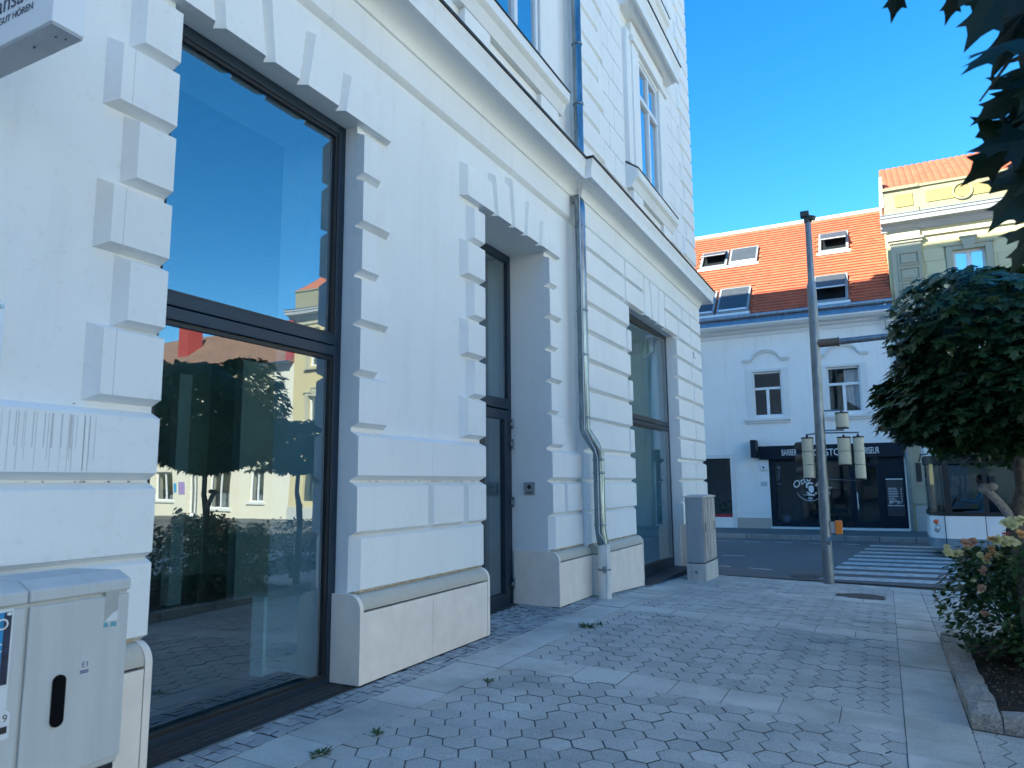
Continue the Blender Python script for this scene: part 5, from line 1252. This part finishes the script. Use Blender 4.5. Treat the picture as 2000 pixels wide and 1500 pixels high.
for (ax,ay,bx,by,dep) in NEAR:
    a = at(ax,ay,dep); b = at(bx,by,dep+random.uniform(-.05,.05)); d = b-a; s = d.length
    view = (Vector((0,0,H))-a).normalized()
    n = (view*.8+Vector((0,0,.7))+Vector((random.gauss(0,.25),random.gauss(0,.25),random.gauss(0,.2))))
    d.normalize(); n = (n-d*n.dot(d)).normalized(); r = d.cross(n)
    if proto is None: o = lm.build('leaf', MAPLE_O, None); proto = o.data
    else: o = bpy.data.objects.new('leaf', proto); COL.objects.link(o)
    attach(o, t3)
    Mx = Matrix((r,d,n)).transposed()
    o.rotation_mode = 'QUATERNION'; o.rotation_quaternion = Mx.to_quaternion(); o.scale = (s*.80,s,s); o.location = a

# ------------------------------------------------------------------ rose bushes
ROSEL = leaf_mat('rose_leaf',(.030,.068,.026),(.07,.13,.045),trans=.2,rough=.4)
STEM = plain('rose_stem',(.045,.055,.025),.7)
RL_ = [(0,0),(.22,.18),(.32,.42),(.24,.72),(0,1.0),(-.24,.72),(-.32,.42),(-.22,.18)]
PET = {'cream':leaf_mat('petal_cream',(.70,.62,.36),(.78,.74,.52),trans=.3,rough=.6),'apricot':leaf_mat('petal_apricot',(.62,.34,.16),(.70,.48,.26),trans=.3,rough=.6),'pink':leaf_mat('petal_pink',(.56,.30,.24),(.66,.44,.35),trans=.3,rough=.6)}
def flower(parent,p,kind_,r,rnd):
    m = MB(); ax = (Vector((0,0,H))-Vector(p)).normalized()*.75+Vector((rnd.gauss(0,.3),rnd.gauss(0,.3),.65)); qt = Vector((0,0,1)).rotation_difference(ax.normalized())
    for k in range(18):
        lay = k//6; a = k*1.05+rnd.random()*.5; tilt = .25+.4*lay+rnd.uniform(-.1,.15)
        out = Vector((math.cos(a),math.sin(a),0)); d = out*math.cos(tilt)+Vector((0,0,math.sin(tilt))); n = Vector((0,0,1))*math.cos(tilt)-out*math.sin(tilt); d = qt @ d; n = qt @ n; out = qt @ out
        add_leaf(m, Vector(p)+out*r*.05, d, n, r*(1-.2*lay)*rnd.uniform(.85,1.1), [(0,0),(.30,.25),(.42,.6),(.28,.95),(0,1.02),(-.28,.95),(-.42,.6),(-.30,.25)], -.25)
    m.build('flower', PET[kind_], parent)
def bush(x,y,rx,ry,h,n,label,seed,flowers,group='rose bushes in the flower bed'):
    rnd = random.Random(seed); b = empty('rose_bush',(x,y,.06),label,'rose bush',group)
    m = MB(); L = MB()
    for k in range(26):
        a = rnd.uniform(0,6.28); q = math.sqrt(rnd.random())
        tip = Vector((x+rx*q*math.cos(a),y+ry*q*math.sin(a),.08+h*(1-.45*q*q)*rnd.uniform(.72,1.0)))
        mid = Vector((x+rx*.45*q*math.cos(a),y+ry*.45*q*math.sin(a),.08+(tip.z-.08)*.55))
        m.tube([(x+rnd.uniform(-.08,.08),y+rnd.uniform(-.08,.08),.04),mid,tip],[.008,.006,.003],5)
    m.build('stem', STEM, b)
    for k in range(n):
        a = rnd.uniform(0,6.28); q = 1-.5*rnd.random()**1.4 if k%3 else math.sqrt(rnd.random()); zf = rnd.random()**.75
        prof = (math.sin(math.pi*min(1,zf*.62+.20)))**.6
        wob = 1+.18*math.sin(3*a+seed)+.12*math.sin(5*a+zf*7)
        p = Vector((x+rx*q*prof*wob*math.cos(a), y+ry*q*prof*wob*math.sin(a), .12+h*zf*(1+.06*math.sin(4*a+seed))))
        out = Vector((math.cos(a),math.sin(a),0)); d = out+Vector((rnd.gauss(0,.6),rnd.gauss(0,.6),rnd.gauss(-.25,.4))); nn = Vector((0,0,1))+out*.4+Vector((rnd.gauss(0,.4),rnd.gauss(0,.4),0))
        add_leaf(L, p, d, nn, rnd.uniform(.045,.075), RL_, .12)
    L.build('foliage', ROSEL, b)
    for (fx,fy,fz,kd,r) in flowers: flower(b,(fx,fy,fz),kd,r,rnd)
    return b
def onplane(px,py,Y):
    v = CF+CR*((px-1000)/1400)+CU*((750-py)/1400); t = Y/v.y; return (v.x*t, Y, H+v.z*t)
fl1 = []
for (px_,py_,kd,r) in ((1851,1078,'cream',.042),(1868,1082,'cream',.042),(1874,1080,'cream',.038),(1850,1068,'cream',.028),(1886,1060,'pink',.042),(1900,1058,'pink',.040),(1893,1064,'pink',.036),(1888,1070,'cream',.03),
    (1914,1084,'cream',.034),(1930,1088,'apricot',.036),(1927,1094,'cream',.036),(1938,1078,'apricot',.034),(1936,1070,'apricot',.03),(1952,1086,'cream',.040),(1928,1099,'cream',.03),(1917,1118,'pink',.036),(1921,1112,'pink',.03),(1917,1148,'pink',.036),(1916,1155,'cream',.026),(1925,1200,'pink',.042),(1934,1203,'pink',.03),(1975,1098,'cream',.040),(1980,1094,'apricot',.035),(1902,1134,'cream',.022),(1976,1222,'cream',.018)):
    fl1.append((*onplane(px_,py_,7.50+random.uniform(-.06,.06)),kd,r))
bush(1.0,8.05,.58,.56,.92,3600,'leafy rose bush with cream and pink blooms beside the paving',3,fl1)
fl2 = []
for (px_,py_,kd,r) in ((1962,1022,'cream',.042),(1978,1026,'cream',.045),(1970,1018,'cream',.04),(1988,1018,'cream',.036),(1998,1016,'cream',.04),(1950,1056,'cream',.046),(1962,1060,'cream',.046),(1974,1058,'cream',.05),(1984,1062,'cream',.04),(1938,1054,'apricot',.04),(1995,1045,'apricot',.05),(1960,1054,'apricot',.04)):
    fl2.append((*onplane(px_,py_,6.88+random.uniform(-.05,.05)),kd,r))
bush(1.32,7.55,.60,.55,1.10,3000,'taller rose bush with cream and apricot blooms under the maple',8,fl2)
bush(1.95,8.25,.60,.50,1.05,1500,'rose bush behind the taller one, farther from the paving',12,[])
bush(2.1,7.0,.65,.5,1.0,1500,'rose bush out of the way on the right of the bed',15,[])
bush(1.6,9.9,.6,.6,.95,1200,'low bush past the far end of the flower bed',17,[])

# ------------------------------------------------------------------ bus
BY0,BY1,BX0,BX1 = 20.3,22.55,.93,9.6
WHB = plain('white_bus_paint',(.76,.77,.78),.25,var=.03); SKB = plain('blue_grey_skirt',(.16,.22,.28),.35,var=.05); BLK = plain('black_rubber',(.01,.01,.012),.5)
BUSG = glass_mat('bus_glass',tint=(.38,.42,.46),f0=.06,wob=.0)
bus = empty('bus',(4,21.4,ROAD_Z),'white city bus with grey skirt waiting behind the crossing','bus')
def plan(e,r=.42):
    pts = []
    for k in range(7):
        a = math.pi+math.pi/2*k/6; pts.append((BX0+e+r+r*math.cos(a), BY0+e+r+r*math.sin(a)))
    pts += [(BX1-e,BY0+e),(BX1-e,BY1-e)]
    for k in range(7):
        a = math.pi/2+math.pi/2*k/6; pts.append((BX0+e+r+r*math.cos(a), BY1-e-r+r*math.sin(a)))
    return pts
def layer(e,z0,z1): return MB().prism([(x,y,0) for x,y in plan(e)],(0,0,z0),(0,0,z1))
def shell(e,t,z0,z1):
    a = plan(e); b = plan(e+t); n = len(a); m = MB()
    m.add([(x,y,z0) for x,y in a]+[(x,y,z1) for x,y in a]+[(x,y,z0) for x,y in b]+[(x,y,z1) for x,y in b],
          [f for i in range(n) for f in ((i,(i+1)%n,n+(i+1)%n,n+i),(2*n+(i+1)%n,2*n+i,3*n+i,3*n+(i+1)%n),(n+i,n+(i+1)%n,3*n+(i+1)%n,3*n+i),((i+1)%n,i,2*n+i,2*n+(i+1)%n))]); return m
shell(.01,.05,.03,.268).build('skirt', SKB, bus, smooth=True)
shell(0,.05,.27,.80).build('lower_panel', WHB, bus, smooth=True)
layer(.07,.20,.27).build('floor', BLK, bus)
shell(.012,.04,.802,.90).build('window_sill_band', BLK, bus, smooth=True)
shell(.012,.04,2.05,2.25).build('window_top_band', BLK, bus, smooth=True)
shell(0,.05,2.252,2.75).build('upper_panel', WHB, bus, smooth=True)
layer(.03,2.74,2.80).build('roof', WHB, bus, bevel=.05)
shell(.022,.006,.90,2.05).build('window_glass', BUSG, bus, smooth=True)
for xx,w in ((1.34,.14),(2.12,.10),(3.35,.1),(4.7,.1),(6.0,.1),(7.4,.1),(8.8,.1)): B(xx-w/2,xx+w/2,BY0+.012,BY0+.05,.90,2.05).build('pillar', BLK, bus)
for xx in (1.24,2.07,3.6):
    MB().box(xx-.008,xx+.008,BY0-.003,BY0+.002,.06,.80).build('panel_seam', BLK, bus)
MB().ball((1.055,20.385,.665),.055,.05,.055).build('turn_signal', plain('orange_lens',(.75,.12,.03),.15), bus, smooth=True)
MB().ball((1.065,20.38,.50),.062,.055,.10).build('headlight', plain('clear_lens',(.35,.42,.46),.1,.4), bus, smooth=True)
MB().box(2.36,2.50,BY0-.01,BY0+.0,.40,.44).build('side_reflector', plain('red_reflector',(.35,.02,.02),.3), bus)
for xx in (2.95,7.4):
    w = MB().tube([(xx,BY0+.02,.27),(xx,BY0+.28,.27)],.44,26).build('wheel', BLK, bus, smooth=True)
    MB().tube([(xx,BY0-.004,.27),(xx,BY0+.019,.27)],[.25,.30],22).build('rim', plain('white_rim',(.65,.66,.67),.4), w)
    MB().tube([(xx,BY0-.0015,.40),(xx,BY0+.003,.40)],.52,28).build('wheel_arch', BLK, w)
MB().tube([(1.0,20.5,2.3),(.85,20.30,2.28),(.80,20.28,2.1)],.018,8).box(.72,.84,20.24,20.31,1.62,2.08).build('mirror', BLK, bus)
MB().box(2.9,9.4,BY0+.4,BY1-.4,.27,1.2).build('seat_row', BLK, bus)
MB().box(1.2,1.35,20.55,22.2,.27,1.02).build('dashboard', BLK, bus)
MB().tube([(1.42,20.75,1.0),(1.55,20.75,1.22)],.02,8).build('steering_column', BLK, bus)
MB().box(2.22,2.36,20.52,21.0,.75,1.75).box(1.8,2.25,20.52,21.0,.68,.78).build('driver_seat', plain('seat_navy',(.03,.05,.09),.8), bus)
# driver
def person(name,label,bones,radii,mat):
    me = bpy.data.meshes.new(name); vs_ = [b[0] for b in bones]; es = [(b[1],i) for i,b in enumerate(bones) if b[1] is not None]
    me.from_pydata(vs_,es,[]); o = bpy.data.objects.new(name,me); COL.objects.link(o)
    sk = o.modifiers.new('skin','SKIN')
    for i,r in enumerate(radii): me.skin_vertices[0].data[i].radius = (r,r)
    me.skin_vertices[0].data[0].use_root = True
    o.modifiers.new('sub','SUBSURF').levels = 1; o.modifiers['sub'].render_levels = 2
    me.materials.append(mat); tag(o,label,'person'); return o
Yd = 20.78
bones = [((2.10,Yd,.86),None),((2.12,Yd,1.10),0),((2.14,Yd,1.32),1),((2.13,Yd,1.46),2),((2.10,Yd,1.53),3),((2.08,Yd,1.64),4),
         ((2.12,Yd-.19,1.36),2),((1.98,Yd-.23,1.12),6),((1.72,Yd-.10,1.16),7),((1.62,Yd-.05,1.18),8),
         ((2.12,Yd+.19,1.36),2),((1.98,Yd+.23,1.12),10),((1.72,Yd+.10,1.16),11),((1.62,Yd+.05,1.18),12),
         ((2.05,Yd-.10,.84),0),((1.66,Yd-.12,.84),14),((1.62,Yd-.12,.42),15),((2.05,Yd+.10,.84),0),((1.66,Yd+.12,.84),17),((1.62,Yd+.12,.42),18)]
rad = [.13,.13,.14,.06,.055,.10,.07,.05,.04,.035,.07,.05,.04,.035,.085,.07,.05,.085,.07,.05]
pp = person('person','driver in a light blue shirt with hands on the bus steering wheel',bones,rad,plain('light_blue_shirt',(.30,.52,.68),.8))
SKIN = plain('skin_tone',(.45,.28,.20),.6)
hd = MB().ball((2.08,Yd,1.65),.10,.08,.125).ball((1.985,Yd,1.645),.02,.014,.02).ball((2.08,Yd-.082,1.64),.018,.012,.03).ball((2.08,Yd+.082,1.64),.018,.012,.03)
hd.build('head', SKIN, pp, smooth=True); MB().ball((2.10,Yd,1.70),.10,.086,.09).build('hair', plain('dark_hair',(.03,.02,.015),.8), pp, smooth=True)
MB().ball((1.60,Yd-.05,1.185),.04,.03,.035).ball((1.60,Yd+.05,1.185),.04,.03,.035).build('hand', SKIN, pp, smooth=True)

# ------------------------------------------------------------------ weeds and litter
WEED = leaf_mat('weed_green',(.03,.075,.015),(.06,.13,.03),trans=.2)
def weed(px_,py_,r,n,label,seed):
    rnd = random.Random(seed)
    v = CF+CR*((px_-1000)/1400)+CU*((750-py_)/1400); t = -H/(v.z+.042*v.x); x,y = v.x*t,v.y*t
    m = MB(); z0 = gz(x,y)
    for k in range(n):
        a = rnd.uniform(0,6.28); q = rnd.random()*r*.5; up = rnd.uniform(.15,1.0)
        add_leaf(m, Vector((x+q*math.cos(a),y+q*1.4*math.sin(a),z0)), Vector((math.cos(a),math.sin(a),up)), Vector((-math.cos(a)*up,-math.sin(a)*up,1)), rnd.uniform(.4,.9)*r, [(0,0),(.12,.3),(.16,.6),(.08,.85),(0,1),(-.08,.85),(-.16,.6),(-.12,.3)], .1)
    o = m.build('weed', WEED); tag(o,label,'weed','weeds in the paving joints')
weed(955,1331,.055,34,'small tuft of weed in a joint before the plinth',1)
weed(1148,1225,.10,40,'wide patch of weed at the slab edge before the door',2); weed(1172,1220,.06,22,'weed sprig just right of the wide patch',3)
weed(735,1434,.06,26,'thin weed in the joint beside the slab strip',4); weed(625,1473,.06,34,'tuft of grass weed nearest the camera',5)
weed(1105,1298,.03,10,'tiny weed at the band slab corner',6); weed(1400,1128,.05,16,'weed at the foot of the slim cabinet',7); weed(1345,1134,.05,12,'weed beside the slim cabinet base',8)
MUD = plain('white_scrap',(.62,.62,.6),.8)
for (px_,py_,w_,l_,lab) in ((1730,1475,.02,.07,'white paper scrap lying on the hexagonal pavers'),(1731,1458,.014,.02,'small round white speck near the paper scrap'),(1957,1430,.012,.02,'white pebble before the granite kerb of the bed')):
    v = CF+CR*((px_-1000)/1400)+CU*((750-py_)/1400); t = -H/(v.z+.042*v.x); x,y = v.x*t,v.y*t
    m = MB(); n = 9; m.prism([(x+l_*.5*math.cos(a)*random.uniform(.7,1.1)-w_*.3*math.sin(a), y+w_*math.sin(a)*random.uniform(.7,1.1)-.3*l_*math.cos(a)*.5, gz(x,y)) for a in [2*math.pi*k/n for k in range(n)]],(0,0,.001),(0,0,.005))
    tag(m.build('litter', MUD),lab,'litter')
